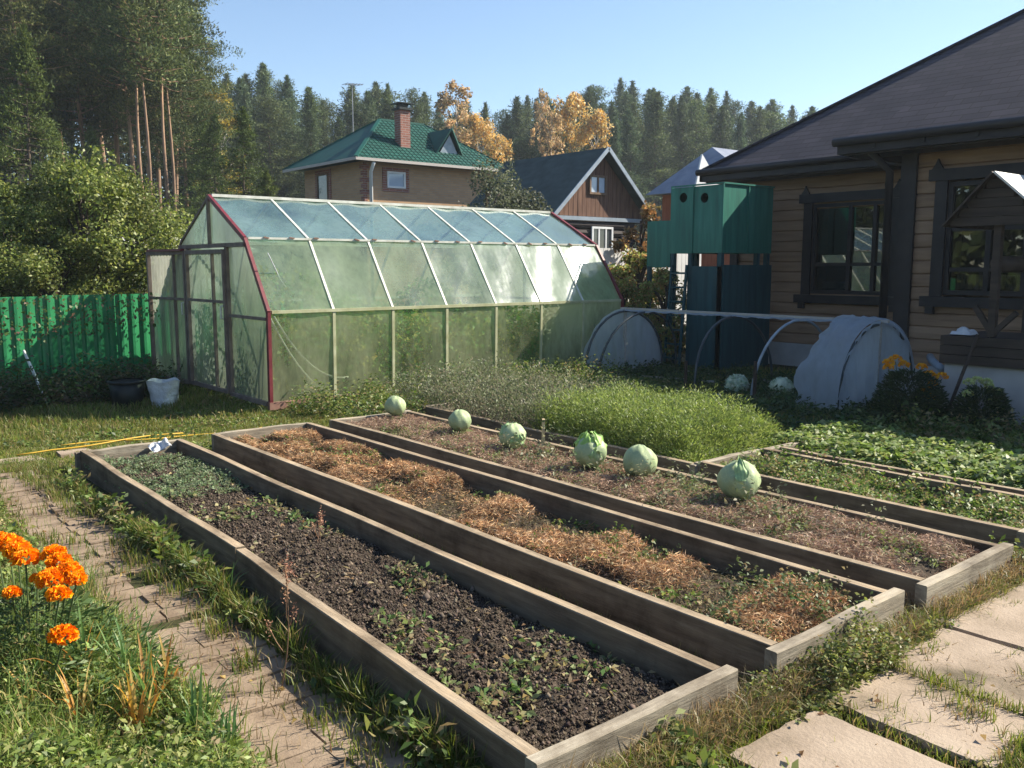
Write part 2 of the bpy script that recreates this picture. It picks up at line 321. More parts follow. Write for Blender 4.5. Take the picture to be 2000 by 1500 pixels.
class NP:
    """numpy geometry with per-vertex own colour"""
    def __init__(s): s.V = []; s.C = []; s.Q = []; s.T = []; s.n = 0
    def _push(s, V, C):
        s.V.append(V.reshape(-1, 3)); s.C.append(C.reshape(-1, 3)); b = s.n; s.n += V.reshape(-1, 3).shape[0]; return b
    def leaves(s, P, L, W, D, N, col, fold=.15):
        """rhombic leaf: base P, direction D, face normal N"""
        D = D / (np.linalg.norm(D, axis=1, keepdims=True) + 1e-9)
        S = np.cross(D, N); S /= (np.linalg.norm(S, axis=1, keepdims=True) + 1e-9)
        U = np.cross(S, D)
        L = np.broadcast_to(np.asarray(L, float), (len(P),))[:, None]; W = np.broadcast_to(np.asarray(W, float), (len(P),))[:, None]
        mid = P + D * L * .5
        V = np.stack([P, mid + S * W / 2 + U * W * fold, P + D * L - U * L * .12, mid - S * W / 2 + U * W * fold], 1)
        b = s._push(V, np.repeat(col[:, None, :], 4, 1))
        i = b + 4 * np.arange(len(P))[:, None]
        s.Q.append(i + np.array([0, 1, 2, 3])); return s
    def blades(s, P, H, W, lean, col, bend=.5, tip=1.25):
        """grass blades: P base, lean = horizontal vector of the tip offset (fraction of H)"""
        n = len(P); a = rng.uniform(0, 2 * np.pi, n)
        S = np.stack([np.cos(a), np.sin(a), np.zeros(n)], 1) * (np.asarray(W) / 2 * np.ones(n))[:, None]
        H = np.asarray(H) * np.ones(n); up = np.array([0, 0, 1.])
        Ln = np.concatenate([lean, np.zeros((n, 1))], 1)
        m = P + up * (H * .6)[:, None] + Ln * (H * .6 * bend)[:, None]
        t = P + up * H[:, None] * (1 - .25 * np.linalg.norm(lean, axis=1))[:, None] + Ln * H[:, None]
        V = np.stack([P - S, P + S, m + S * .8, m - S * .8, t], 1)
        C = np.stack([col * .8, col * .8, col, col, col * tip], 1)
        b = s._push(V, C); i = b + 5 * np.arange(n)[:, None]
        s.Q.append(i + np.array([0, 1, 2, 3])); s.T.append(i + np.array([3, 2, 4])); return s
    def blobs(s, P, r, col, sub=0):
        """rough little octahedral clods"""
        n = len(P); O = np.array([[1, 0, 0], [-1, 0, 0], [0, 1, 0], [0, -1, 0], [0, 0, 1], [0, 0, -1.]])
        V = P[:, None, :] + O[None] * (np.asarray(r) * np.ones(n))[:, None, None] * rng.uniform(.5, 1.2, (n, 6, 1)) + rng.normal(0, .15, (n, 6, 3)) * (np.asarray(r) * np.ones(n))[:, None, None]
        b = s._push(V, np.repeat(col[:, None, :], 6, 1)); i = b + 6 * np.arange(n)[:, None]
        for f in [(0, 2, 4), (2, 1, 4), (1, 3, 4), (3, 0, 4), (2, 0, 5), (1, 2, 5), (3, 1, 5), (0, 3, 5)]: s.T.append(i + np.array(f))
        return s
    def build(s, name, mat, parent=None, loc=None):
        V = np.concatenate(s.V); C = np.concatenate(s.C)
        if parent is not None: off = np.array(world_loc(parent))
        elif loc is not None: off = np.array(loc, float)
        else: off = np.array([(V[:, 0].min() + V[:, 0].max()) / 2, (V[:, 1].min() + V[:, 1].max()) / 2, max(V[:, 2].min(), -.1)])
        V = V - off
        Q = np.concatenate(s.Q) if s.Q else np.zeros((0, 4), int); T = np.concatenate(s.T) if s.T else np.zeros((0, 3), int)
        me = bpy.data.meshes.new(name); me.vertices.add(len(V)); me.vertices.foreach_set('co', V.astype(np.float32).ravel())
        me.loops.add(Q.size + T.size); me.loops.foreach_set('vertex_index', np.concatenate([Q.ravel(), T.ravel()]).astype(np.int32))
        me.polygons.add(len(Q) + len(T))
        ls = np.concatenate([np.arange(len(Q)) * 4, Q.size + np.arange(len(T)) * 3]).astype(np.int32)
        me.polygons.foreach_set('loop_start', ls)
        me.update(calc_edges=True)
        at = me.color_attributes.new('Col', 'FLOAT_COLOR', 'POINT')
        at.data.foreach_set('color', np.concatenate([np.clip(C, 0, 1), np.ones((len(C), 1))], 1).astype(np.float32).ravel())
        me.materials.append(mat)
        o = bpy.data.objects.new(name, me); link(o)
        if parent is not None: o.parent = parent
        else: o.location = tuple(off)
        return o

def vnoise(x, y, sc, seed=0):
    x = np.asarray(x) * sc + seed * 17.3 + 1000; y = np.asarray(y) * sc + seed * 9.1 + 1000
    xi = np.floor(x).astype(np.int64); yi = np.floor(y).astype(np.int64); fx = x - xi; fy = y - yi
    fx = fx * fx * (3 - 2 * fx); fy = fy * fy * (3 - 2 * fy)
    def h(a, b):
        n = (a * 374761393 + b * 668265263 + seed * 1442695) & 0x7fffffff
        n = ((n ^ (n >> 13)) * 1274126177) & 0x7fffffff
        return ((n ^ (n >> 16)) & 0xffff) / 65535.
    return (h(xi, yi) * (1 - fx) + h(xi + 1, yi) * fx) * (1 - fy) + (h(xi, yi + 1) * (1 - fx) + h(xi + 1, yi + 1) * fx) * fy
def fbm(x, y, sc, seed=0, o=4):
    return sum(vnoise(x, y, sc * 2 ** k, seed + k) * .5 ** k for k in range(o)) / sum(.5 ** k for k in range(o))
def sstep(a, b, x): t = np.clip((x - a) / (b - a), 0, 1); return t * t * (3 - 2 * t)
def gh(x, y):
    x = np.asarray(x, float); y = np.asarray(y, float)
    return (fbm(x, y, 1.3, 3, 3) - .5) * .06 * (1 - sstep(14, 25, np.hypot(x, y))) - .09 * sstep(7.4, 9.4, y) * (1 - sstep(3.4, 5.0, x)) - .03 + .07 * (1 - sstep(7.2, 8.6, y)) * (1 - sstep(5.8, 6.8, x)) * sstep(-3, -1, y) + .035 * (1 - sstep(1.68, 1.85, y)) * sstep(-3, -1, y) * (1 - sstep(6.2, 7.5, x))
def palette(n, cols, w=None, jit=.18):
    c = np.array(cols)[rng.choice(len(cols), n, p=w)]
    return c * rng.uniform(1 - jit, 1 + jit, (n, 1)) * rng.uniform(.94, 1.06, (n, 3))
def rdir(n, up=0.0):
    d = rng.normal(size=(n, 3)); d[:, 2] += up; return d / np.linalg.norm(d, axis=1, keepdims=True)

# ------------------------------------------------------------------ ground
def make_ground():
    a = np.unique(np.concatenate([np.linspace(-400, -20, 12), np.linspace(-20, -2, 12), np.arange(-2, 13, .1), np.linspace(13, 40, 14), np.linspace(40, 500, 12)]))
    X, Y = np.meshgrid(a, a, indexing='ij'); Z = gh(X, Y); n = len(a)
    m = NP(); V = np.stack([X, Y, Z], -1).reshape(-1, 3); m._push(V, np.full_like(V, .1))
    i = (np.arange(n - 1)[:, None] * n + np.arange(n - 1)[None]).reshape(-1, 1)
    m.Q.append(i + np.array([0, n, n + 1, 1]))
    o = m.build('ground', M['ground'], loc=(0, 0, 0)); tag(o, kind='structure')
make_ground()

# ------------------------------------------------------------------ raised beds
BEDS = [(1.56, 2.42, 1.80, 7.12), (2.70, 3.58, 1.80, 7.18), (3.78, 4.63, 1.78, 7.16), (4.95, 5.74, 1.82, 3.93), (5.95, 7.25, 1.95, 3.95), (4.95, 6.85, 4.0, 7.45)]
def board(mb, a, b, th, z0, z1, seed=0, wav=.006, n=26):
    a = Vector(a); b = Vector(b); d = (b - a).normalized(); r = Vector((d.y, -d.x)) * th / 2
    vs = []
    for i in range(n + 1):
        t = i / n; p = a.lerp(b, t)
        w = (float(vnoise(t * 5, seed, 1, seed)) - .5) * wav * 2; zz = z1 + (float(vnoise(t * 4, seed + 5, 1, seed)) - .5) * .012
        q = p + Vector((-d.y, d.x)) * w; c = .004
        vs += [(q.x - r.x, q.y - r.y, z0), (q.x + r.x, q.y + r.y, z0), (q.x + r.x, q.y + r.y, zz - c), (q.x + r.x * .85, q.y + r.y * .85, zz), (q.x - r.x * .85, q.y - r.y * .85, zz), (q.x - r.x, q.y - r.y, zz - c)]
    fs = []
    for i in range(n):
        for j in range(6): fs.append((i * 6 + j, i * 6 + (j + 1) % 6, (i + 1) * 6 + (j + 1) % 6, (i + 1) * 6 + j))
    fs += [(5, 4, 3, 2, 1, 0), tuple(n * 6 + j for j in range(6))]
    mb.add(vs, fs)
def b1x(y): return np.where(y < 4.125, 1.56 + .095 * (y - 1.8) / 2.32, 1.66 + .02 * (y - 4.13) / 3)
def soil_mesh(x0, x1, y0, y1, zf, parent, step=.018, name='soil', mat='soil', bent=False):
    xs = np.arange(x0, x1 + step, step); ys = np.arange(y0, y1 + step, step)
    X, Y = np.meshgrid(np.minimum(xs, x1), np.minimum(ys, y1), indexing='ij')
    if bent: X = X + (1 - (X - x0) / (x1 - x0)) * (b1x(Y) - x0)
    Z = zf(X, Y)
    m = NP(); V = np.stack([X, Y, Z], -1).reshape(-1, 3); m._push(V, np.full_like(V, .05)); n = len(ys)
    i = (np.arange(len(xs) - 1)[:, None] * n + np.arange(n - 1)[None]).reshape(-1, 1)
    m.Q.append(i + np.array([0, n, n + 1, 1]))
    return m.build(name, M[mat], parent)
def edge(X, Y, b):  # 0 at the boards, 1 inside
    return sstep(0, .16, np.minimum(np.minimum(X - b[0], b[1] - X), np.minimum(Y - b[2], b[3] - Y)))
def z1(X, Y): return .085 + .05 * edge(X, Y, BEDS[0]) + (fbm(X, Y, 7, 1) - .5) * .07 + (fbm(X, Y, 40, 2, 2) - .5) * .022
def z2(X, Y):
    c = fbm(X, Y, 3.2, 11, 2); return .06 + .05 * edge(X, Y, BEDS[1]) + .075 * sstep(.38, .66, c) * edge(X, Y, BEDS[1]) + (fbm(X, Y, 22, 5, 3) - .5) * .03
def z3(X, Y): return .10 + .06 * edge(X, Y, BEDS[2]) + (fbm(X, Y, 6, 21) - .5) * .07
def z4(X, Y): return .09 + .04 * edge(X, Y, BEDS[3]) + (fbm(X, Y, 6, 31) - .5) * .05
def z5(X, Y): return .08 + (fbm(X, Y, 6, 41) - .5) * .05
def z6(X, Y): return .07 + (fbm(X, Y, 6, 51) - .5) * .05
ZF = [z1, z2, z3, z4, z5, z6]
T = .052
labels = ['near left grey board bed of bare dark soil beside the paved path', 'second board bed from the left, filled with orange brown straw', 'third board bed from the left, holding the row of big cabbages', 'short weedy board bed right of the cabbage bed', 'board bed full of strawberry leaves at the right edge', 'board bed of tall feathery greens in front of the hoop tunnel']
for k, (x0, x1, y0, y1) in enumerate(BEDS):
    root = empty('raised_bed', ((x0 + x1) / 2, (y0 + y1) / 2, 0), labels[k], 'raised bed', 'board edged vegetable beds')
    zt = [.222, .222, .222, .222, .20, .20][k]
    if k == 0:
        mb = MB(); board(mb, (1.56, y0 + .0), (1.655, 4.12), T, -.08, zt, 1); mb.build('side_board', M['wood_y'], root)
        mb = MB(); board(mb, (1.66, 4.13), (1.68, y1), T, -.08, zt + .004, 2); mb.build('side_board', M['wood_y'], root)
    else:
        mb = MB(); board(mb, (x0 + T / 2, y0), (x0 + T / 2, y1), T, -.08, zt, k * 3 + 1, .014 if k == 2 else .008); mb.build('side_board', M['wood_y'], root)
    if k not in (4, 5):
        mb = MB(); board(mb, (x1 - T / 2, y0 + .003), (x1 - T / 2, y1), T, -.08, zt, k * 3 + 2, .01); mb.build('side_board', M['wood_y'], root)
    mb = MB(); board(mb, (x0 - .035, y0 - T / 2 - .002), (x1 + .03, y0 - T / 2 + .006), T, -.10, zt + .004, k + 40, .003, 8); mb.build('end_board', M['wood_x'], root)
    for q in range(4):
        xx = [x0 + .02, x0 + .025, x1 - .02, x1 - .03][q]; zz = [.06, .16, .05, .15][q]
        MB().tube([(xx, y0 - T - .002 + .004, zz), (xx, y0 - T - .007 + .004, zz)], .006, 8).build('nail', M['metal_rust'], root)
    yb = [7.19, 7.2, 7.18, 3.96, 3.98, 7.5][k]
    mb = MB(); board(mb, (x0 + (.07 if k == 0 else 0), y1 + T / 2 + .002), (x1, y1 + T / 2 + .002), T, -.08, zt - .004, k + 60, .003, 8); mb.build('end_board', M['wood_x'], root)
    soil_mesh(x0 + T - .01, x1 - T + .01, y0 + .005, y1 - .005, ZF[k], root, .016 if k < 2 else .03, bent=(k == 0))

# ------------------------------------------------------------------ paths
mb = MB(); rs = random.Random(3)
for r in range(26):
    y = 1.9 + r * .245
    if y > 7.9: break
    for cidx in range(2):
        x = 1.00 + cidx * .243 + .03 * math.sin(y * 1.1) + (.16 if y > 6.5 else 0) * (y - 6.5)
        if rs.random() < .03: continue
        z = float(gh(x + .12, y + .12)) + .010 + rs.uniform(-.004, .004); w = .245
        for h in range(2):           # two bricks laid across the path, one behind the other
            ya = y + h * w / 2 + .003; yb = y + (h + 1) * w / 2 - .003; xo = cidx * 0 + rs.uniform(-.010, .010) + (.012 if (2 * r + h) % 2 else -.008)
            za, zb = z + rs.uniform(-.006, .005), z + rs.uniform(-.006, .005); jy = rs.uniform(-.004, .004)
            mb.quadbox([(x + xo, ya + jy, za), (x + xo + w, ya - jy, zb), (x + xo + w, yb - jy, zb), (x + xo, yb + jy, za)], .07)
o = mb.build('paved_path', M['paver'], origin=(1.2, 4, 0)); tag(o, kind='structure')
mb = MB()
slabs = [(2.13, 1.06, 2.60, 1.55), (2.70, 1.02, 3.12, 1.57), (3.14, 1.00, 3.64, 1.60), (3.66, 1.08, 4.15, 1.62), (4.17, 1.10, 4.66, 1.62), (4.69, 1.12, 5.18, 1.62), (5.2, 1.12, 5.7, 1.6)]
for i, (x0, y0, x1, y1_) in enumerate(slabs):
    j = lambda: rs.uniform(-.015, .015)
    z = .112 + rs.uniform(-.004, .005)
    k = 9; pts = []
    cs = [(x0 + j(), y0 + j()), (x1 + j(), y0 + j()), (x1 + j(), y1_ + j()), (x0 + j(), y1_ + j())]
    for q in range(4):
        a, b = Vector(cs[q]), Vector(cs[(q + 1) % 4])
        for t in range(k):
            p = a.lerp(b, (t + .15) / k); pts.append((p.x + rs.uniform(-.005, .005), p.y + rs.uniform(-.005, .005), z + .006 * math.sin(p.x * 3 + i)))
    mb.quadbox(pts, .06)
for (x0, y0, x1, y1_) in [(1.30, 8.25, 1.66, 8.6), (1.80, 8.4, 2.08, 8.66)]:
    mb.quadbox([(x0, y0, -.035), (x1, y0 + .03, -.035), (x1 - .02, y1_, -.045), (x0 + .02, y1_, -.045)], .05)
o = mb.build('slab_path', M['slab'], origin=(3.5, 1.4, 0)); tag(o, kind='structure')

# ------------------------------------------------------------------ ground vegetation
G_FRESH = [(.10, .145, .025), (.14, .18, .035), (.075, .11, .022), (.20, .21, .06), (.27, .21, .10)]
G_DRY = [(.26, .19, .09), (.32, .25, .13), (.20, .14, .07), (.15, .13, .06)]
def pts_in(x0, x1, y0, y1, n):
    x = rng.uniform(x0, x1, n); y = rng.uniform(y0, y1, n); return x, y
def outside(x, y, pad=.0):
    ok = np.ones(len(x), bool)
    for i, b in enumerate(BEDS):
        ok &= ~((x > b[0] - pad - (.03 if i == 0 else 0)) & (x < b[1] + pad) & (y > b[2] - .05) & (y < b[3] + .05))
    return ok
def on_path(x, y):
    p = (x > 1.0) & (x < 1.45) & (y > 1.8) & (y < 7.6)
    for a in slabs[:]: p |= (x > a[0] + .02) & (x < a[2] - .02) & (y > a[1] + .02) & (y < a[3] - .02)
    return p
def in_greenhouse(x, y): return (x > 4.25) & (x < 10.1) & (y > 9.55) & (y < 12.95)
g = NP()
def grass_patch(x0, x1, y0, y1, n, h, w, cols=G_FRESH, thr=.0, keep_path=.04, wts=None, seed=0, zf=None, mask=True, lean=.45):
    x, y = pts_in(x0, x1, y0, y1, n)
    f = fbm(x, y, 2.2, 70 + seed, 3); f2 = fbm(x, y, 9, 90 + seed, 2)
    ok = (f * .6 + f2 * .4) > thr
    if mask:
        ok &= outside(x, y) & ~in_greenhouse(x, y)
        ok &= ~on_path(x, y) | ((f2 > .70) & (rng.random(n) < .45)) | (rng.random(n) < keep_path)
    x, y, f2, f = x[ok], y[ok], f2[ok], f[ok]; n = len(x)
    z = gh(x, y) if zf is None else zf(x, y)
    P = np.stack([x, y, z - .005], 1)
    H = h * rng.uniform(.45, 1.3, n) * (.55 + .9 * f2)
    a = rng.uniform(0, 2 * np.pi, n); l = rng.uniform(.1, 1, n) * lean * 1.6
    c = palette(n, cols, wts) * (.6 + .8 * f)[:, None]
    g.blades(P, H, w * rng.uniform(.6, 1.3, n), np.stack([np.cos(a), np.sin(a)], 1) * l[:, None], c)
grass_patch(-.4, 1.12, 2.2, 8.5, 60000, .075, .005, thr=.34)
grass_patch(1.0, 1.62, 2.0, 8.5, 26000, .07, .005, thr=.3, keep_path=.03, seed=1, wts=[.3, .2, .3, .1, .1])
grass_patch(1.44, 1.62, 2.0, 5.2, 9000, .13, .006, thr=.25, seed=2)
grass_patch(2.0, 6.6, .6, 1.86, 80000, .055, .004, thr=.38, keep_path=.004, seed=3, wts=[.22, .22, .16, .2, .2])
grass_patch(1.5, 6.6, 1.60, 1.79, 20000, .085, .004, thr=.30, keep_path=.35, seed=33, wts=[.2, .2, .14, .22, .24], lean=.7)
grass_patch(1.5, 6.6, 1.62, 1.80, 14000, .11, .004, thr=.3, keep_path=.5, seed=34, cols=G_DRY, lean=.9)
grass_patch(2.0, 6.5, .9, 1.8, 30000, .035, .004, thr=.46, keep_path=.16, seed=35, cols=G_DRY, lean=1.0)
grass_patch(-.3, 1.5, 2.2, 8, 26000, .07, .004, thr=.42, keep_path=.05, seed=36, cols=G_DRY, lean=.9)
grass_patch(1.28, 1.60, 1.9, 7.6, 18000, .08, .005, thr=.44, keep_path=.35, seed=37)
grass_patch(1.9, 6.6, .6, 1.02, 22000, .07, .005, thr=.42, keep_path=.002, seed=4)
grass_patch(2.4, 2.72, 1.6, 7.2, 6000, .06, .004, thr=.45, seed=5)
grass_patch(3.56, 3.8, 1.6, 7.2, 5000, .06, .004, thr=.45, seed=6)
grass_patch(4.6, 4.97, 1.6, 7.2, 8000, .07, .005, thr=.4, seed=7)
grass_patch(5.7, 6.0, 1.6, 4, 6000, .08, .005, thr=.4, seed=8)
grass_patch(.2, 5.2, 7.2, 10.2, 130000, .05, .006, thr=.30, seed=9, wts=[.14, .28, .06, .38, .14])
grass_patch(-1, 5.0, 9.6, 14.5, 60000, .09, .008, thr=.28, seed=10)
grass_patch(4.6, 11.6, 7.3, 9.6, 60000, .075, .008, thr=.3, seed=11)
grass_patch(6.8, 12, 3.9, 9.5, 60000, .08, .008, thr=.3, seed=12)
grass_patch(6.2, 11, 1.5, 4.5, 40000, .07, .007, thr=.33, seed=13)
grass_patch(-12, 24, 12.5, 30, 120000, .3, .03, thr=.3, seed=14, cols=[(.05, .08, .02), (.08, .11, .03), (.13, .12, .05)])
# broad leafed weeds
w = NP()
W_COL = [(.075, .125, .028), (.10, .155, .035), (.14, .20, .05), (.21, .24, .08), (.06, .095, .03), (.24, .20, .10)]
def weeds(x0, x1, y0, y1, n, h, s, cols=W_COL, thr=.5, seed=0, zf=None, mask=True, dst=None, wts=None, per=6, aspect=.5, zpad=0, spread=1.5):
    """rosettes/sprigs: n plants each with 'per' leaves of size s, up to height h"""
    dst = dst if dst is not None else w
    x, y = pts_in(x0, x1, y0, y1, n); f = fbm(x, y, 3, 200 + seed, 3); ok = f > thr
    if mask: ok &= outside(x, y, .005) & ~in_greenhouse(x, y) & (~on_path(x, y) | (rng.random(n) < .06))
    x, y, f = x[ok], y[ok], f[ok]; n = len(x)
    if not n: return
    z = gh(x, y) if zf is None else zf(x, y)
    hh = h * (.4 + 1.2 * np.clip((f - thr) / (1 - thr) * 2, 0, 1)) * rng.uniform(.5, 1.2, n)
    base = np.repeat(np.stack([x, y, z], 1), per, 0); N = len(base)
    k = np.repeat(hh, per) * rng.uniform(.1, 1, N)
    a = rng.uniform(0, 2 * np.pi, N); rr = rng.uniform(.1, 1, N) * s * spread
    P = base + np.stack([np.cos(a) * rr * .5, np.sin(a) * rr * .5, k + zpad], 1)
    D = np.stack([np.cos(a), np.sin(a), rng.uniform(-.2, .8, N)], 1) + rng.normal(0, .35, (N, 3)); Nn = rdir(N, 1.2)
    c = np.repeat(palette(n, cols, wts), per, 0) * rng.uniform(.75, 1.25, (N, 1))
    S = s * rng.uniform(.5, 1.35, N)
    dst.leaves(P, S, S * aspect, D, Nn, c)
W_YEL = [(.12, .16, .04), (.17, .20, .055), (.22, .24, .08), (.09, .12, .035), (.26, .22, .12)]
# left foreground tangle
W_LIT = [(.12, .18, .04), (.17, .23, .055), (.22, .29, .08), (.08, .12, .03), (.30, .32, .12)]
weeds(-.3, 1.02, 2.4, 7.6, 5600, .10, .026, thr=.38, seed=1, per=9, cols=W_LIT)
weeds(-.3, 1.06, 2.4, 7.6, 2500, .12, .022, thr=.44, seed=62, per=9, cols=[(.20, .26, .07), (.28, .30, .10), (.34, .28, .14)])
weeds(-.3, 1.02, 2.4, 7.6, 700, .12, .05, thr=.45, seed=61, per=6, cols=W_LIT)
grass_patch(.1, 1.06, 2.2, 4.5, 16000, .17, .005, thr=.36, seed=38, cols=[(.16, .24, .05), (.22, .29, .08), (.34, .30, .12), (.12, .18, .04)], lean=.6)
weeds(.1, 1.02, 2.3, 3.3, 2900, .15, .028, thr=.35, seed=2, per=9, aspect=.42, cols=W_LIT)
weeds(1.38, 1.6, 2.0, 7.0, 1300, .10, .045, thr=.40, seed=3, per=8)
weeds(2.3, 4.9, 1.55, 1.78, 900, .07, .022, thr=.46, seed=4, per=8, cols=W_YEL)
weeds(2.45, 3.3, 1.5, 1.77, 800, .12, .022, thr=.42, seed=44, per=9, cols=W_YEL)
weeds(1.2, 2.3, 1.3, 1.78, 1500, .08, .04, thr=.40, seed=45, per=8)
weeds(2, 6.5, .6, 1.08, 2200, .05, .03, thr=.5, seed=5, per=7)
weeds(4.55, 6, 1.5, 1.9, 900, .10, .035, thr=.40, seed=6, per=8)
weeds(.4, 5, 7.2, 10.5, 4200, .05, .04, thr=.45, seed=7, per=6)
weeds(4.4, 9, 7.3, 9.5, 5200, .22, .04, thr=.38, seed=8, per=9)
weeds(-.5, 4.0, 11.6, 13.1, 2600, .35, .06, thr=.35, seed=9, per=9, cols=[(.04, .07, .03), (.06, .10, .03), (.10, .08, .05)])
weeds(6.9, 11.2, 4.0, 9.4, 7000, .12, .05, thr=.36, seed=10, per=8, cols=[(.05, .09, .03), (.07, .12, .04), (.04, .07, .03)])
weeds(6.4, 10.8, 1.6, 4.4, 4500, .16, .05, thr=.36, seed=12, per=8)
weeds(4.65, 4.93, 1.8, 7.2, 700, .08, .035, thr=.45, seed=13)
o = w.build('weeds', M['leaf'], loc=(0, 0, 0)); tag(o, 'low broad leaved weeds tangled among the grass around the beds', 'weeds', kind='stuff')

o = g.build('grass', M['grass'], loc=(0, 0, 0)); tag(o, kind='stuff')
tag(o, 'short green and yellowing grass growing over the ground between the beds', 'grass')


# ------------------------------------------------------------------ what grows and lies in the beds
# bed 1: clods, pale bits, weeds at the far end, sprigs near
x0, x1, y0, y1 = BEDS[0]
m = NP(); n = 75000; x, y = pts_in(x0 + .09, x1 - .06, y0 + .01, y1 - .02, n); q_ = x > b1x(y) + .03; x = x[q_]; y = y[q_]; n = len(x); r = rng.gamma(1.6, .0017, n) + .0012; r = np.where(rng.random(n) < .015, r + .008, r)
m.blobs(np.stack([x, y, z1(x, y) + r * .3], 1), r, palette(n, [(.045, .034, .026), (.085, .065, .05), (.13, .10, .078), (.19, .15, .115)], [.35, .35, .22, .08]))
o = m.build('soil_clods', M['clod'], loc=(2, 4.5, 0)); tag(o, 'crumbly dark clods on the bare soil of the near left bed', 'soil', kind='stuff')
m = NP(); bz = z1
weeds(x0 + .1, x1 - .07, 5.55, y1 - .05, 1300, .035, .020, thr=.44, seed=20, zf=z1, mask=False, dst=m, cols=[(.13, .19, .09), (.18, .24, .13), (.24, .28, .17), (.10, .14, .06)], per=7)
weeds(x0 + .1, x1 - .07, 1.9, 5.6, 900, .03, .03, thr=.60, seed=21, zf=z1, mask=False, dst=m, cols=[(.10, .17, .05), (.20, .24, .10), (.28, .24, .12)], per=6)
for (cx, cy, s_, nn) in [(1.84, 2.62, .16, 55), (2.12, 2.42, .13, 50), (1.98, 2.3, .10, 26), (1.78, 3.0, .10, 26), (1.72, 4.3, .13, 40), (1.80, 5.0, .14, 60), (2.2, 5.1, .1, 22), (2.06, 2.08, .06, 16), (1.85, 5.5, .16, 60), (1.72, 2.5, .08, 26)]:
    nn = int(nn * .6); a = rng.uniform(0, 6.28, nn); rr = np.abs(rng.normal(0, s_, nn)) * .8; x = cx + np.cos(a) * rr * .6; y = cy + np.sin(a) * rr
    P = np.stack([x, y, z1(x, y) + rng.uniform(.01, .07, nn)], 1); D = np.stack([np.cos(a), np.sin(a), rng.uniform(-.1, .7, nn)], 1)
    S = rng.uniform(.014, .036, nn); m.leaves(P, S, S * .7, D, rdir(nn, 1.2), palette(nn, [(.12, .18, .055), (.18, .24, .08), (.28, .32, .14), (.30, .25, .12)]))
n = 900; x, y = pts_in(x0 + .1, x1 - .07, y0 + .05, 6.9, n); ok = fbm(x, y, 3, 66) > .5; x, y = x[ok], y[ok]; n = len(x)
S = rng.uniform(.015, .06, n); D = rdir(n); D[:, 2] *= .2
m.leaves(np.stack([x, y, z1(x, y) + .006], 1), S, S * .22, D, rdir(n, 2), palette(n, [(.30, .23, .12), (.42, .33, .19), (.22, .15, .09)]))
o = m.build('seedlings', M['leaf'], loc=(2, 4.5, 0)); tag(o, 'patchy small green seedlings and dry leaf bits on the near left bed', 'weeds', kind='stuff')
# bed 2: straw
x0, x1, y0, y1 = BEDS[1]
m = NP()
def straw(n, x0, x1, y0, y1, zf, cols, L, W, lift, thr=None, seed=0, wts=None, dst=None):
    x, y = pts_in(x0, x1, y0, y1, n)
    f = fbm(x, y, 3.2, 11, 2) if seed == 0 else fbm(x, y, 4, seed, 3)
    if thr is not None: ok = f + rng.normal(0, .06, n) > thr; x, y, f = x[ok], y[ok], f[ok]; n = len(x)
    D = rdir(n); D[:, 2] *= .45; Ls = L * rng.uniform(.4, 1.3, n)
    P = np.stack([x, y, zf(x, y) + rng.uniform(0, lift, n)], 1) - D * Ls[:, None] * .5
    P[:, 2] = np.maximum(P[:, 2], zf(x, y) - .01)
    t = fbm(x, y, 12, seed + 3, 2)
    c = palette(n, cols, wts, .25) * (.55 + .9 * t)[:, None]
    (dst or m).leaves(P, Ls, W * rng.uniform(.6, 1.4, n), D, rdir(n, 1), c)
straw(105000, x0 + .07, x1 - .07, y0 + .03, y1 - .06, z2, [(.46, .25, .115), (.56, .35, .18), (.30, .17, .09), (.62, .45, .28), (.16, .10, .06)], .05, .0032, .03, .47)
straw(30000, x0 + .07, x1 - .07, y0 + .03, y1 - .06, z2, [(.14, .10, .06), (.22, .17, .09), (.10, .10, .045)], .04, .004, .012, None, 5)
o = m.build('straw_mulch', M['straw'], loc=(3.1, 4.5, 0)); tag(o, 'orange brown fibrous straw heaped along the second bed', 'straw', kind='stuff')
m = NP()
weeds(x0 + .08, x1 - .08, y0 + .05, y1 - .1, 900, .05, .024, thr=.54, seed=22, zf=z2, mask=False, dst=m, per=7)
weeds(x0 + .08, x1 - .08, y0 + .02, y0 + .45, 260, .13, .022, thr=.42, seed=23, zf=z2, mask=False, dst=m, per=7, cols=[(.07, .11, .04), (.12, .15, .06), (.2, .16, .09)])
o = m.build('weeds', M['leaf'], loc=(3.1, 4.5, 0)); tag(o, 'sparse green sprigs sprouting through the orange straw', 'weeds', kind='stuff')
# bed 3: dry reddish tangle and green weeds
x0, x1, y0, y1 = BEDS[2]
m = NP()
straw(95000, x0 + .06, x1 - .06, y0 + .03, y1 - .06, z3, [(.31, .20, .14), (.40, .27, .19), (.20, .13, .09), (.45, .35, .25)], .05, .0035, .07, .36, 14)
o = m.build('dry_tangle', M['straw'], loc=(4.2, 4.5, 0)); tag(o, 'dry pinkish brown plant remains under the row of cabbages', 'straw', kind='stuff')
m = NP()
weeds(x0 + .06, x1 - .06, y0 + .05, y1 - .1, 2300, .07, .024, thr=.47, seed=24, zf=z3, mask=False, dst=m, per=7, cols=[(.12, .17, .05), (.17, .21, .08), (.21, .23, .11), (.28, .22, .14)])
weeds(x0 + .1, x1 - .1, 2.3, 5.2, 260, .22, .03, thr=.45, seed=25, zf=z3, mask=False, dst=m, per=9, cols=[(.10, .13, .06), (.2, .2, .12)])
o = m.build('weeds', M['leaf'], loc=(4.2, 4.5, 0)); tag(o, 'mixed green weeds growing around the feet of the cabbages', 'weeds', kind='stuff')
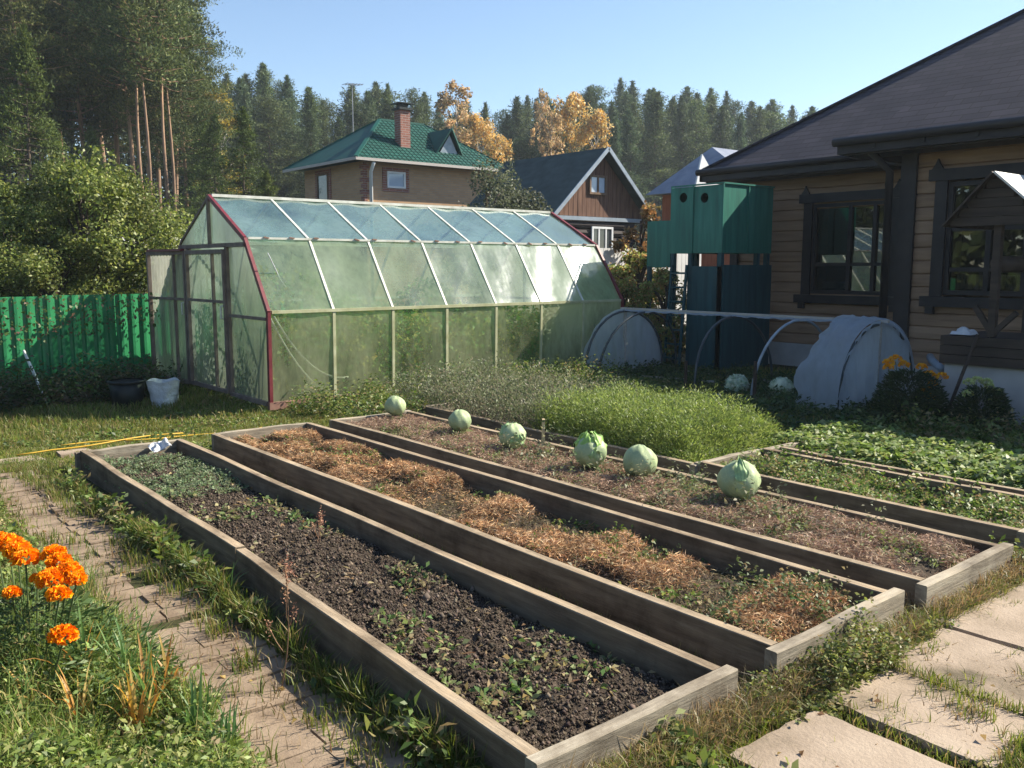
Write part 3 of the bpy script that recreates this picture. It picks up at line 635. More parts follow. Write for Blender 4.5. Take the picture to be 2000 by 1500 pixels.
# bed 4
x0, x1, y0, y1 = BEDS[3]
m = NP()
weeds(x0 + .06, x1 - .06, y0 + .04, y1 - .03, 9000, .06, .028, thr=.30, seed=26, zf=z4, mask=False, dst=m, per=7, cols=[(.10, .18, .04), (.14, .22, .06), (.20, .24, .09), (.25, .2, .11)])
weeds(x0 + .1, x1 - .1, 2.2, y1, 260, .22, .035, thr=.45, seed=27, zf=z4, mask=False, dst=m, per=9)
o = m.build('weeds', M['leaf'], loc=(5.3, 3, 0)); tag(o, 'low yellow green weeds covering the short bed right of the cabbages', 'weeds', kind='stuff')
# bed 5 strawberries: individually three leaflets
m = NP()
n = 8500; x, y = pts_in(6.02, 7.35, 1.4, 4.3, n); h = .06 + .12 * sstep(0, .25, np.minimum(x - 6.0, 7.4 - x)) + (fbm(x, y, 5, 77) - .5) * .12
for k in range(3):
    a0 = rng.uniform(0, 6.28, n); a = a0 + (k - 1) * 1.3; D = np.stack([np.cos(a), np.sin(a), rng.uniform(-.35, .35, n)], 1)
    S = rng.uniform(.026, .062, n); P = np.stack([x, y, h + rng.uniform(-.06, .05, n)], 1)
    m.leaves(P, S, S * .85, D, rdir(n, 2.2), palette(n, [(.12, .19, .045), (.17, .245, .065), (.24, .31, .11), (.08, .13, .035), (.30, .34, .16)]))
o = m.build('strawberry_leaves', M['leaf'], loc=(6.6, 3, 0)); tag(o, 'dense bright green strawberry leaves in the bed at the right edge', 'strawberries', kind='stuff')
# bed 6: feathery greens (dill / carrot tops) and grey weeds to the left
m = NP()
def feathery(n, x0, x1, y0, y1, h, cols, hf, dst, per=26, sp=.10, L=.035, W=.006):
    x, y = pts_in(x0, x1, y0, y1, n); H = h * hf(x, y) * rng.uniform(.6, 1.2, n)
    base = np.repeat(np.stack([x, y, .08 + 0 * x], 1), per, 0); N = n * per
    t = rng.uniform(.15, 1, N) ** .8; a = rng.uniform(0, 6.28, N); rr = sp * t * rng.uniform(.2, 1, N)
    P = base + np.stack([np.cos(a) * rr, np.sin(a) * rr, np.repeat(H, per) * t], 1)
    D = np.stack([np.cos(a) * .7, np.sin(a) * .7, rng.uniform(.1, 1.2, N)], 1)
    c = np.repeat(palette(n, cols), per, 0) * rng.uniform(.7, 1.3, (N, 1))
    dst.leaves(P, L * rng.uniform(.5, 1.4, N), W * rng.uniform(.6, 1.5, N), D, rdir(N, .3), c)
hf = lambda x, y: sstep(-.03, .22, x - 5.0) * sstep(-.05, .5, 6.55 - x) * sstep(0, .3, y - 4.05) * (.8 + .45 * fbm(x, y, 2.5, 88)) + .15
feathery(3600, 5.03, 6.5, 4.05, 5.9, .33, [(.15, .215, .055), (.20, .27, .075), (.25, .31, .10), (.11, .16, .045)], hf, m, L=.036, W=.0055, per=32)
o = m.build('dill', M['grass'], loc=(5.9, 5.2, 0)); tag(o, 'dense feathery light green dill stand in front of the hoop tunnel', 'dill', kind='stuff')
m = NP()
feathery(1700, 4.98, 6.5, 5.8, 8.2, .46, [(.13, .16, .08), (.17, .19, .11), (.22, .2, .14), (.08, .11, .05)], lambda x, y: .45 + .8 * fbm(x, y, 2.5, 99), m, per=20, L=.03, W=.009, sp=.13)
o = m.build('grey_weeds', M['leaf'], loc=(5.9, 7.2, 0)); tag(o, 'tall greyish seeding weeds between the dill and the greenhouse', 'weeds', kind='stuff')

# ------------------------------------------------------------------ cabbages
def cabbage_mesh(seed, r=.115, loose=False):
    rg = np.random.default_rng(seed); nu, nv = 48, 32
    m = NP(); u = np.linspace(0, 2 * np.pi, nu, endpoint=False); v = np.linspace(0, np.pi, nv)
    U, V = np.meshgrid(u, v, indexing='ij')
    ph = rg.uniform(0, 6.28, 8)
    rad = r * (1 + .03 * np.sin(3 * U + ph[0]) * np.sin(V) + .02 * np.sin(5 * U + 3 * V + ph[1]) + .02 * np.sin(9 * U - 4 * V + ph[2]) * np.sin(V))
    # overlapping leaf edges as shallow steps
    for k in range(5):
        a = ph[k]; d = np.cos(U - a) * np.sin(V) * .9 + np.cos(V) * .45 + .06 * np.sin(7 * U + ph[k]); rad += r * .045 * (1 / (1 + np.exp(-(d - .25 - .08 * k) * 45)))
    X = rad * np.sin(V) * np.cos(U); Y = rad * np.sin(V) * np.sin(U); Z = rad * np.cos(V) * .94 + r + .07
    P = np.stack([X, Y, Z], -1).reshape(-1, 3)
    t = .5 + .5 * np.sin(4 * U + ph[3] + 2 * V); c1 = np.array([.29, .365, .20]); c2 = np.array([.37, .445, .25])
    C = c1 * (1 - t[..., None]) + c2 * t[..., None]
    m._push(P, C.reshape(-1, 3))
    i = np.arange(nu)[:, None]; j = np.arange(nv - 1)[None]
    q = np.stack([(i * nv + j), (i * nv + j + 1), (((i + 1) % nu) * nv + j + 1), (((i + 1) % nu) * nv + j)], -1).reshape(-1, 4)
    m.Q.append(q); return m
def wrapper_leaf(seed, r, a0, width, t0, t1, lift, col):
    """one loose outer leaf following the head from polar t0 to t1, standing off by lift, ruffled rim"""
    rg = np.random.default_rng(seed); nu, nv = 14, 12; m = NP()
    U, V = np.meshgrid(np.linspace(-1, 1, nu), np.linspace(0, 1, nv), indexing='ij')
    wd = width * np.sin(np.pi * (.12 + .8 * V)) ** .6; az = a0 + U * wd; th = t0 + (t1 - t0) * V
    rr = r * 1.06 + lift * V ** 2 + .012 * np.abs(U) * np.sin(U * 9 + seed) * V + .01 * np.sin(V * 14 + seed) * U
    P = np.stack([rr * np.sin(th) * np.cos(az), rr * np.sin(th) * np.sin(az), rr * np.cos(th) * .94 + r + .07], -1).reshape(-1, 3)
    C = np.array(col)[None] * (1 + .15 * np.sin(U * 12)).reshape(-1, 1) * rg.uniform(.93, 1.07, (nu * nv, 1))
    m._push(P, C); i = (np.arange(nu - 1)[:, None] * nv + np.arange(nv - 1)[None]).reshape(-1, 1)
    m.Q.append(i + np.array([0, 1, nv + 1, nv])); return m
cabs = [(4.37, 7.02, .098, 'bright green round cabbage at the far end of the row by the greenhouse', 0),
        (4.36, 6.0, .098, 'round cabbage second from the far end of the row', 0),
        (4.28, 5.2, .105, 'cabbage with a few loose top leaves standing beside the wooden stake', 1),
        (4.26, 4.33, .118, 'cabbage with ruffled yellow green leaves folded over its top', 2),
        (4.38, 3.95, .116, 'smooth pale round cabbage between the ruffled one and the pointed one', 0),
        (4.37, 3.15, .122, 'largest cabbage with a small leaf point on top, nearest in the row', 3)]
for k, (cx, cy, r, lab, kind) in enumerate(cabs):
    gz = float(z3(np.array([cx]), np.array([cy]))[0]) + .0
    root = empty('cabbage', (0, 0, 0), lab, 'cabbage', 'big cabbages in a row on the third bed')
    r *= .94; hd = cabbage_mesh(20 + k, r).build('head', M['cabbage'], root); hd.data.polygons.foreach_set('use_smooth', [True] * len(hd.data.polygons))
    MB().tube([(0, 0, -.03), (.005, 0, .05), (0, 0, .1)], [.02, .018, .03], 8).build('stalk', M['stem'], root, True)
    specs = {0: [(1.2, .5, 2.5, 1.5, .01)], 1: [(.6, .7, 1.9, .35, .012), (2.6, .6, 1.8, .3, .02), (4.4, .6, 2.4, 1.2, .01)],
             2: [(.2, .8, 1.7, .12, .03), (1.9, .7, 1.5, .10, .035), (3.6, .8, 1.6, .15, .03), (5.0, .6, 1.4, .2, .04), (4.2, .5, 2.5, 1.3, .01)],
             3: [(3.9, .45, 1.3, -.05, .045), (.8, .6, 2.5, 1.3, .012)]}[kind]
    for q, (a0, wd, t0, t1, lf) in enumerate(specs):
        col = (.24, .40, .10) if kind == 2 and q < 4 else (.26, .39, .18)
        lo = wrapper_leaf(k * 7 + q, r, a0, wd, t0, t1, lf, col).build('outer_leaf', M['cabbage'], root); lo.data.polygons.foreach_set('use_smooth', [True] * len(lo.data.polygons))
    # drooping lower leaves
    m = NP(); nn = 9; a = np.linspace(0, 6.28, nn, endpoint=False) + rng.uniform(-.3, .3, nn)
    P = np.stack([np.cos(a) * .02, np.sin(a) * .02, .07 + 0 * a], 1); D = np.stack([np.cos(a), np.sin(a), rng.uniform(-.5, .2, nn)], 1)
    m.leaves(P, rng.uniform(.06, .11, nn), .055, D, rdir(nn, 3), palette(nn, [(.13, .2, .09), (.2, .24, .12)])); m.build('lower_leaves', M['leaf'], root)
    root.location = (cx, cy, gz - .02); root.rotation_euler = (rng.uniform(-.08, .08), rng.uniform(-.08, .08), rng.uniform(0, 1) if kind == 0 else 0)
for k, (cx, cy, lab) in enumerate([(9.18, 6.75, 'white ruffled cabbage in the shade of the hoop tunnel, left one of the pair'), (9.35, 6.22, 'wide white cabbage in the shade of the hoop tunnel, right one of the pair')]):
    root = empty('cabbage', (0, 0, 0), lab, 'cabbage', 'pale cabbages inside the hoop tunnel')
    m = cabbage_mesh(60 + k, .125); m.C = [c * np.array([1.5, 1.35, 1.8]) for c in m.C]
    hd = m.build('head', M['cabbage'], root)
    m = NP(); nn = 500; d = rdir(nn, .15); P = d * .12 + np.array([0, 0, .19]); D = d + rdir(nn) * .8; S = rng.uniform(.02, .05, nn)
    m.leaves(P, S, S * .9, D, d + rdir(nn) * .3, palette(nn, [(.5, .58, .48), (.6, .66, .56), (.36, .45, .32)])); m.build('frilled_leaves', M['leaf'], root)
    root.location = (cx, cy, -.04); root.scale = (1.0, 1.0, .9)

# ------------------------------------------------------------------ small garden things
mb = MB(); mb.quadbox([(4.60, 5.06, .08), (4.63, 5.10, .08), (4.635, 5.10, .43), (4.605, 5.06, .43)], .02)
o = mb.build('wooden_stake', M['stake']); o.location.x -= .12; tag(o, 'short pale wooden stake standing in the cabbage bed', 'stake')
def dry_stem(base, top, lab, heads=5, seed=0):
    root = empty('dry_stem', base, lab, 'dry plant'); rs_ = random.Random(seed)
    b, t = Vector(base), Vector(top); pts = [b.lerp(t, i / 6) + Vector((math.sin(i * .7) * .012, math.cos(i) * .006, 0)) for i in range(7)]
    mb = MB().tube(pts, [.0026 - .0002 * i for i in range(7)], 5)
    seedm = NP()
    for i in range(heads):
        p = b.lerp(t, .35 + .13 * i); d = Vector((rs_.uniform(-1, 1), rs_.uniform(-1, 1), 1.8)).normalized(); q = p + d * (.11 - .012 * i)
        mb.tube([p, p.lerp(q, .5) + Vector((0, 0, -.008)), q], .0016, 4)
        nn = 26; P = np.array(q)[None] + rng.normal(0, .012, (nn, 3)) * np.array([.6, .6, 1.5]); seedm.leaves(P, .012, .006, rdir(nn, 1), rdir(nn), palette(nn, [(.30, .16, .10), (.38, .24, .15)])); seedm.build('seed_head', M['straw'], root); seedm = NP()
    nn = 40; P = np.array(t)[None] + rng.normal(0, .014, (nn, 3)) * np.array([.8, .8, 1.9]); seedm.leaves(P, .014, .007, rdir(nn, 1), rdir(nn), palette(nn, [(.30, .14, .10), (.36, .2, .13)]))
    mb.build('stem', M['twig'], root); seedm.build('seed_head', M['straw'], root)
dry_stem((1.33, 2.98, 0), (1.36, 2.93, .52), 'tall thin dry weed with reddish seed heads beside the near left bed', 5, 1)
dry_stem((2.05, 4.1, .12), (2.07, 4.08, .30), 'short dry forked weed standing on the bare soil bed', 3, 2)
# pile of white film in the far corner of bed 1
mb = MB(); 
root = None
m = NP(); nu = 14; U, V = np.meshgrid(np.linspace(0, 1, nu), np.linspace(0, 1, nu), indexing='ij')
m._push(np.stack([2.14 + U * .13, 6.92 + V * .18, .15 + .06 * vnoise(U, V, 4, 5) + .05 * U + .03 * V], -1).reshape(-1, 3), np.full((nu * nu, 3), .6)); i = (np.arange(nu - 1)[:, None] * nu + np.arange(nu - 1)[None]).reshape(-1, 1); m.Q.append(i + np.array([0, nu, nu + 1, 1]))
o = m.build('plastic_scrap', M['sack'], loc=(2.2, 6.9, .12)); tag(o, 'small crumpled white plastic scrap in the far corner of the soil bed', 'plastic scrap')
# yellow hose on the lawn
pts = [(1.9 + i * .12, 8.85 - .17 * (i * .12) + .05 * math.sin(i * .8), float(gh(1.9 + i * .12, 8.8)) + .055) for i in range(16)]
pts2 = [(1.5 + i * .15, 8.6 + .02 * i + .04 * math.sin(i * .9 + 1), float(gh(1.5 + i * .15, 8.6)) + .055) for i in range(11)]
o = MB().tube(pts, .007, 6).tube(pts2, .007, 6).build('garden_hose', M['hose'], smooth=True); tag(o, 'thin yellow hose lying in loops on the sunny lawn strip', 'hose')
# leaning stick by the fence
o = MB().tube([(2.52, 12.35, -.1), (2.46, 12.6, .22), (2.40, 12.85, .52)], [.02, .02, .018], 7).build('leaning_pole', M['metal_white']); tag(o, 'pale pole leaning against the green fence', 'pole')
# black tub and white sack
root = empty('plastic_tub', (3.22, 11.35, -.12), 'black plastic tub standing in the shade near the greenhouse door', 'tub')
MB().lathe((3.22, 11.35, -.12), [(.0, .0), (.17, .0), (.21, .32), (.19, .32), (.16, .03), (0, .03)], 24).build('body', M['black'], root, True)
MB().lathe((3.22, 11.35, .19), [(.20, 0), (.225, .005), (.225, .025), (.20, .03)], 24).build('rim', M['black'], root, True)
m = NP(); nu, nv = 28, 16; U, V = np.meshgrid(np.linspace(0, 2 * np.pi, nu, endpoint=False), np.linspace(0, 1, nv), indexing='ij')
rad = .17 * (.82 + .3 * V) * (1 + .035 * np.sin(3 * U + 5 * V) + .03 * np.sin(7 * U - 9 * V) + .12 * (fbm(U * 1.5, V * 4, 2, 9) - .5)); zz = V * .34 + .015 * np.sin(4 * U) * V
m._push(np.stack([3.56 + rad * np.cos(U), 11.05 + rad * np.sin(U), -.12 + zz], -1).reshape(-1, 3), np.full((nu * nv, 3), .6))
i = np.arange(nu)[:, None]; j = np.arange(nv - 1)[None]; m.Q.append(np.stack([i * nv + j, ((i + 1) % nu) * nv + j, ((i + 1) % nu) * nv + j + 1, i * nv + j + 1], -1).reshape(-1, 4))
o = m.build('sack', M['sack'], loc=(3.56, 11.05, -.12)); tag(o, 'crumpled white sack sitting open beside the greenhouse door', 'sack')

# ------------------------------------------------------------------ foreground marigolds and onions
def bloom(c, r, seed, cols, n=260):
    """double marigold flower: ruffled petals on a dome"""
    d = rdir(n, .55); d = d[d[:, 2] > -.25]; n = len(d)
    P = np.array(c)[None] + d * r * np.array([.75, .75, .5]) ; D = d + rdir(n) * .7; S = r * rng.uniform(.35, .6, n)
    return P, D, S, d
def marigold(root_loc, blooms, label, cols, green, bush_r, bush_h, nleaf, petal_n=260, leafS=.03):
    root = empty('marigold_plant', root_loc, label, 'marigold'); m = NP(); rl = np.array(root_loc)
    n = nleaf; a = rng.uniform(0, 6.28, n); t = rng.uniform(.05, 1, n); rr = bush_r * np.sqrt(rng.random(n)) * (.5 + .5 * np.sin(np.pi * t))
    P = rl + np.stack([np.cos(a) * rr, np.sin(a) * rr, bush_h * t * (1 - .25 * (rr / bush_r) ** 2)], 1)
    D = np.stack([np.cos(a), np.sin(a), rng.uniform(-.2, 1, n)], 1); S = leafS * rng.uniform(.5, 1.5, n)
    m.leaves(P, S, S * .28, D, rdir(n, .8), palette(n, green)); m.build('foliage', M['leaf'], root)
    st = MB()
    for k, (bx, by, bz, r) in enumerate(blooms):
        b0 = Vector((rl[0] + (bx - rl[0]) * .45, rl[1] + (by - rl[1]) * .45, rl[2])); st.tube([b0, b0.lerp(Vector((bx, by, bz)), .5) + Vector((0, 0, .03)), (bx, by, bz - r * .4)], .0035, 5)
    st.build('stem', M['stem'], root)
    for k, (bx, by, bz, r) in enumerate(blooms):
        r *= 1.12; f = NP(); P, D, S, d = bloom((bx, by, bz), r, k, cols, petal_n); f.leaves(P, S, S * .95, D, np.cross(D, rdir(len(D))), palette(len(P), cols, None, .12), .3)
        f.build('flower', M['petal'], root)
ORANGE = [(.92, .30, .006), (.95, .38, .008), (.95, .46, .012), (.85, .20, .004)]
GREENM = [(.055, .10, .03), (.085, .135, .04), (.13, .19, .07)]
MG = [(.63, 3.92, .50, .042), (.64, 3.81, .50, .040), (.65, 3.72, .49, .042), (.74, 3.68, .50, .036), (.74, 3.60, .49, .036), (.75, 3.51, .47, .040), (.69, 3.50, .46, .042), (.76, 3.44, .46, .030), (.67, 3.64, .43, .022), (.58, 3.62, .40, .026), (.69, 3.40, .43, .034), (.63, 3.08, .40, .036), (.60, 4.02, .50, .038)]
marigold((.62, 3.62, -.02), MG, 'marigold with big orange blooms in the left foreground', ORANGE, GREENM, .34, .40, 3600, 340, .035)
m = NP(); nn = 1700; a = rng.uniform(0, 6.28, nn); rr = .3 * np.sqrt(rng.random(nn)); t = rng.random(nn)
P = np.stack([.84 + np.cos(a) * rr * .55, 3.35 + np.sin(a) * rr * 1.6, .02 + t * .24], 1); D = np.stack([np.cos(a), np.sin(a), rng.uniform(-.2, 1, nn)], 1); S = rng.uniform(.015, .045, nn)
m.leaves(P, S, S * .3, D, rdir(nn, .8), palette(nn, GREENM)); o = m.build('leafy_border_plants', M['leaf'], loc=(.66, 3, 0)); tag(o, 'feathery dark green foliage below the single low orange bloom', 'plants', kind='stuff')
def strap_plant(c, n, L, W, cols, label, seed, name='onion_plant', cat='onion', spread=.5):
    r_ = np.random.default_rng(seed); m = NP()
    for k in range(n):
        a = r_.uniform(0, 6.28); l = L * r_.uniform(.6, 1.15); out = r_.uniform(.1, spread) * l; w_ = W * r_.uniform(.7, 1.2); col = np.array(cols[r_.integers(len(cols))]) * r_.uniform(.8, 1.2)
        q = 7; tt = np.linspace(0, 1, q); d = np.array([math.cos(a), math.sin(a)]); s_ = np.array([-d[1], d[0]])
        z = l * (tt - .35 * (out / l) * tt ** 3 * 2); xy = np.array(c[:2])[None] + d[None] * (out * tt[:, None] ** 1.7) + r_.normal(0, .015, 2)[None]
        ww = w_ * (1 - tt ** 2.5) * .5 + .0006
        A = np.concatenate([xy + s_ * ww[:, None], (c[2] + z)[:, None]], 1); B = np.concatenate([xy - s_ * ww[:, None], (c[2] + z)[:, None]], 1); Cc = np.concatenate([xy, (c[2] + z - ww * .5)[:, None]], 1)
        V = np.stack([A, Cc, B], 1).reshape(-1, 3); tip = np.linspace(.85, 1.25, q).repeat(3)[:, None]
        b = m._push(V, col[None] * tip); i = b + 3 * np.arange(q - 1)[:, None]
        m.Q.append(i + np.array([0, 1, 4, 3])); m.Q.append(i + np.array([1, 2, 5, 4]))
    o = m.build(name, M['grass'], loc=c); tag(o, label, cat)
GO = [(.07, .15, .05), (.10, .19, .06), (.13, .21, .07)]; YO = [(.5, .33, .08), (.55, .42, .16), (.40, .22, .07)]
for i, (x, y, cc, L, lab) in enumerate([
    (.78, 3.42, GO, .36, 'upright green onion leaves just below the orange blooms'), (.86, 3.26, GO, .34, 'second clump of green onion leaves nearer the path'),
    (.72, 3.36, GO + YO, .30, 'half yellowed onion clump left of the green ones'), (.88, 3.02, GO + YO, .34, 'onion clump with crossing green and yellow leaves in the middle of the border'),
    (.80, 2.95, YO, .30, 'withered golden onion leaves in the left foreground'), (.96, 3.08, YO + GO[:1], .28, 'small withered onion clump close to the paved path'),
    (.66, 3.1, YO, .26, 'straw coloured onion leaves under the low single bloom'), (.95, 2.78, GO, .26, 'green blades arching at the path edge near the bottom'),
    (.56, 3.3, YO + GO, .26, 'mixed yellow and green blades at the left picture edge'), (.98, 2.62, GO, .22, 'lowest tuft of green blades beside the path')]):
    strap_plant((x, y, 0), 22, L * 1.15, .014, cc, lab, 100 + i)
for i, (x, y, lab) in enumerate([(.92, 2.72, 'broad light green sorrel leaves in the lower left corner'), (.80, 2.76, 'sorrel rosette left of the broad light green one'), (1.5, 4.35, 'arching dark grass tuft leaning on the near left bed'), (1.5, 3.95, 'long bladed tuft in the shade of the near left board'), (.72, 2.86, 'outermost rosette of wide leaves in the lower left')]):
    if x < 1.4: strap_plant((x, y, 0), 12, .13, .045, [(.10, .22, .04), (.15, .28, .06), (.08, .16, .035)], lab, 140 + i, 'sorrel_plant', 'sorrel', .9)
    else: strap_plant((x, y, 0), 46, .26, .007, [(.05, .10, .03), (.08, .14, .045), (.12, .17, .07)], lab, 140 + i, 'grass_tuft', 'grass tuft', .95)
YEL = [(.82, .42, .02), (.88, .52, .04), (.78, .32, .015)]; PAL = [(.55, .60, .25), (.65, .68, .38), (.45, .52, .2)]
marigold((8.82, 4.36, -.03), [(8.67, 4.53, .62, .05), (8.72, 4.48, .66, .05), (8.79, 4.43, .60, .05), (8.62, 4.5, .58, .045), (8.93, 4.31, .58, .045), (9.0, 4.26, .50, .05), (9.1, 4.18, .48, .05), (8.98, 4.27, .35, .045), (9.01, 4.25, .27, .045), (8.95, 4.2, .42, .04)],
         'tall dark marigold bush with amber blooms by the tunnel end', YEL, [(.03, .055, .025), (.045, .075, .03)], .36, .58, 5000, 120, .05)
marigold((8.98, 3.72, -.03), [(8.86, 3.81, .48, .045), (8.92, 3.76, .5, .045), (9.0, 3.70, .48, .045), (9.02, 3.68, .44, .04), (8.84, 3.8, .37, .045), (9.07, 3.63, .4, .035), (9.05, 3.66, .3, .035), (9.1, 3.6, .22, .035)],
         'rounder bush with pale yellow blooms in front of the well', PAL, [(.03, .055, .025), (.05, .08, .03)], .27, .46, 3600, 120, .05)

# ------------------------------------------------------------------ greenhouse
GX0, GX1, NB = 4.30, 10.08, 7
PROF = [(9.62, 0.0), (9.60, 1.08), (10.18, 1.92), (11.24, 2.47)]
PROFB = [(22.48 - y, z) for y, z in PROF[::-1]][1:]
root = empty('greenhouse', ((GX0 + GX1) / 2, 11.24, -.03), 'long film covered greenhouse with red end frames and seven bays', 'greenhouse')
full = PROF + PROFB
xs = [GX0 + (GX1 - GX0) * i / NB for i in range(NB + 1)]
for i, x in enumerate(xs):
    endf = i in (0, NB)
    if endf:
        mb = MB()
        for (a, b) in zip(full[:3], full[1:4]): mb.bar((x, a[0], a[1]), (x, b[0], b[1]), .055, .04, up=(1, 0, 0))
        mb.build('end_frame', M['metal_red'], root)
        mb = MB()
        for (a, b) in zip(full[3:-1], full[4:]): mb.bar((x, a[0], a[1]), (x, b[0], b[1]), .03, .035, up=(1, 0, 0))
        mb.build('end_frame', M['door_frame'], root)
    else:
        mb = MB(); mb.bar((x, 9.62, 0), (x, 9.60, 1.06), .03, .036, up=(1, 0, 0)); mb.build('rib', M['metal_yellow'], root)
        mb = MB()
        for (a, b) in zip(full[1:-2], full[2:-1]): mb.bar((x, a[0], a[1]), (x, b[0], b[1]), .024, .03, up=(1, 0, 0))
        mb.build('rib', M['metal_white'], root)
rails = [(9.595, 1.08, 'metal_yellow', .036), (10.17, 1.93, 'metal_white', .026), (10.20, 1.875, 'metal_white', .018), (11.24, 2.487, 'metal_white', .036), (12.31, 1.92, 'metal_white', .035), (12.885, 1.08, 'metal_white', .04)]
for y, z, mt, w_ in rails:
    MB().bar((GX0 + .035, y, z), (GX1 - .035, y, z), w_, w_).build('rail', M[mt], root)
MB().bar((GX0 - .03, 9.61, 0.0), (GX1 + .03, 9.61, 0.0), .06, .085).build('base_rail', M['metal_rust'], root)
# film pieces, slightly sagging, bay by bay
for s, (a, b) in enumerate(zip(full[:-1], full[1:])):
    for i in range(NB):
        xa, xb = xs[i] + .012, xs[i + 1] - .012; nu, nv = 10, 8
        mt = {0: 'film_low', 1: 'film', 2: 'film_top', 3: 'film_top', 4: 'film', 5: 'film_low'}[s]
        m = NP(); U, V = np.meshgrid(np.linspace(0, 1, nu), np.linspace(0, 1, nv), indexing='ij')
        ny, nz = (b[1] - a[1]), -(b[0] - a[0]); q = math.hypot(ny, nz)
        sag = .018 * np.sin(np.pi * U) * np.sin(np.pi * V) * rng.uniform(.3, 1.3) + .006 * np.sin(U * 9 + i) * np.sin(V * 6 + s)
        Y = a[0] + (b[0] - a[0]) * V + sag * ny / q; Z = a[1] + (b[1] - a[1]) * V + sag * nz / q
        m._push(np.stack([xa + (xb - xa) * U, Y, Z], -1).reshape(-1, 3), np.full((nu * nv, 3), .5))
        k = (np.arange(nu - 1)[:, None] * nv + np.arange(nv - 1)[None]).reshape(-1, 1); m.Q.append(k + np.array([0, nv, nv + 1, 1]))
        o = m.build('film_panel', M[mt], root); o.data.polygons.foreach_set('use_smooth', [True] * len(o.data.polygons))
# clips on the rails
for i in range(NB):
    for t in (.2, .7):
        x = xs[i] + (xs[i + 1] - xs[i]) * (t + rng.uniform(-.12, .12)); MB().bar((x - .03, 10.15, 1.945), (x + .035, 10.15, 1.915 + rng.uniform(0, .03)), .014).build('clip', M['metal_rust'], root)
# gable with doorway (both ends)
def gable(x, door):
    if door:
        zdoor = 1.80
        P = [[(x, 9.62, .0), (x, 9.60, 1.08), (x, 10.18, 1.92), (x, 10.68, 1.84), (x, 10.68, 0)], [(x, 10.18, 1.92), (x, 11.24, 2.47), (x, 12.30, 1.92), (x, 12.0, 1.84), (x, 10.68, 1.84)], [(x, 12.0, 0), (x, 12.0, 1.84), (x, 12.30, 1.92), (x, 12.88, 1.08), (x, 12.86, 0)]]
    else: P = [[(x, y, z) for y, z in full]]
    for p in P: MB().quadbox(p, .004).build('gable_sheet', M['corr'], root)
gable(GX0, True); gable(GX1, False)
mb = MB(); x = GX0 - .015
mb.bar((x, 10.70, 0), (x, 10.70, 1.84), .05); mb.bar((x, 12.0, 0), (x, 12.0, 1.84), .05); mb.bar((x, 10.15, 1.855), (x, 12.33, 1.855), .05); mb.bar((x, 11.24, 1.88), (x, 11.24, 2.44), .04)
mb.bar((x, 9.63, 1.0), (x, 10.67, 1.0), .035); mb.bar((x, 9.66, .02), (x, 10.67, .02), .05)
mb.build('gable_studs', M['door_frame'], root)
mb = MB(); x = GX1 - .02
mb.bar((x, 10.5, 0), (x, 10.5, 2.0), .04); mb.bar((x, 11.9, 0), (x, 11.9, 2.0), .04); mb.bar((x, 9.65, 1.05), (x, 12.8, 1.05), .04); mb.build('gable_studs', M['metal_white'], root)
def corr_door(name, y0, y1, x, dx, z0, z1_):
    """framed corrugated translucent leaf spanning y0..y1; dx is how far its free edge stands off"""
    n = 46; mb = MB(); vs = []
    for i in range(n + 1):
        t = i / n; y = y0 + (y1 - y0) * t; off = .008 * math.sin(t * n * math.pi / 2)
        vs += [(x + dx * t + off, y, z0), (x + dx * t + off, y, z1_)]
    mb.add(vs, [(2 * i, 2 * i + 2, 2 * i + 3, 2 * i + 1) for i in range(n)])
    d = mb.build(name, M['corr'], root)
    fr = MB(); A = lambda t, z: (x + dx * t - .012, y0 + (y1 - y0) * t, z)
    for t in (0, .30, 1): fr.bar(A(t, z0), A(t, z1_), .05 if t != .30 else .035)
    for z in (z0 + .02, z1_ - .02): fr.bar(A(0, z), A(1, z), .05)
    fr.bar(A(0, z0 + (z1_ - z0) * .64), A(1, z0 + (z1_ - z0) * .64), .035)
    fr.build('door_frame', M['door_frame'], d)
    mb = MB().tube([A(.03, 1.12), (A(.03, 1.12)[0] - .05, A(.03, 1.1)[1], 1.11), (A(.03, 1.1)[0] - .05, A(.03, 1.1)[1], 0.96), A(.03, .95)], .011, 6); mb.build('handle', M['metal_white'], d)
corr_door('door', 10.73, 11.96, GX0 - .03, -.02, .03, 1.80)
corr_door('door', 12.04, 13.08, GX0 - .05, -.14, .02, 1.80)
MB().bar((GX0 - .09, 12.04, 1.815), (GX0 - .2, 13.08, 1.815), .06, .03).build('door_top_strip', M['metal_red'], root)
# loose inner film drooping from the first mid rail
mb = MB()
for q in range(2):
    pts = [(4.36 + .95 * t + q * .08, 9.70 + .06 * q, 1.02 - (1.0 - .1 * q) * (1 - (1 - t) ** 2.0) + .12 * q * t) for t in [i / 12 for i in range(13)]]
    mb.tube(pts, .012, 6)
mb.build('film_fold', M['sack'], root, True)
mb = MB().tube([(4.4, 9.78, 1.75), (4.62, 9.95, 1.45), (4.7, 9.97, 1.35)], .006, 5); mb.build('film_fold', M['sack'], root, True)
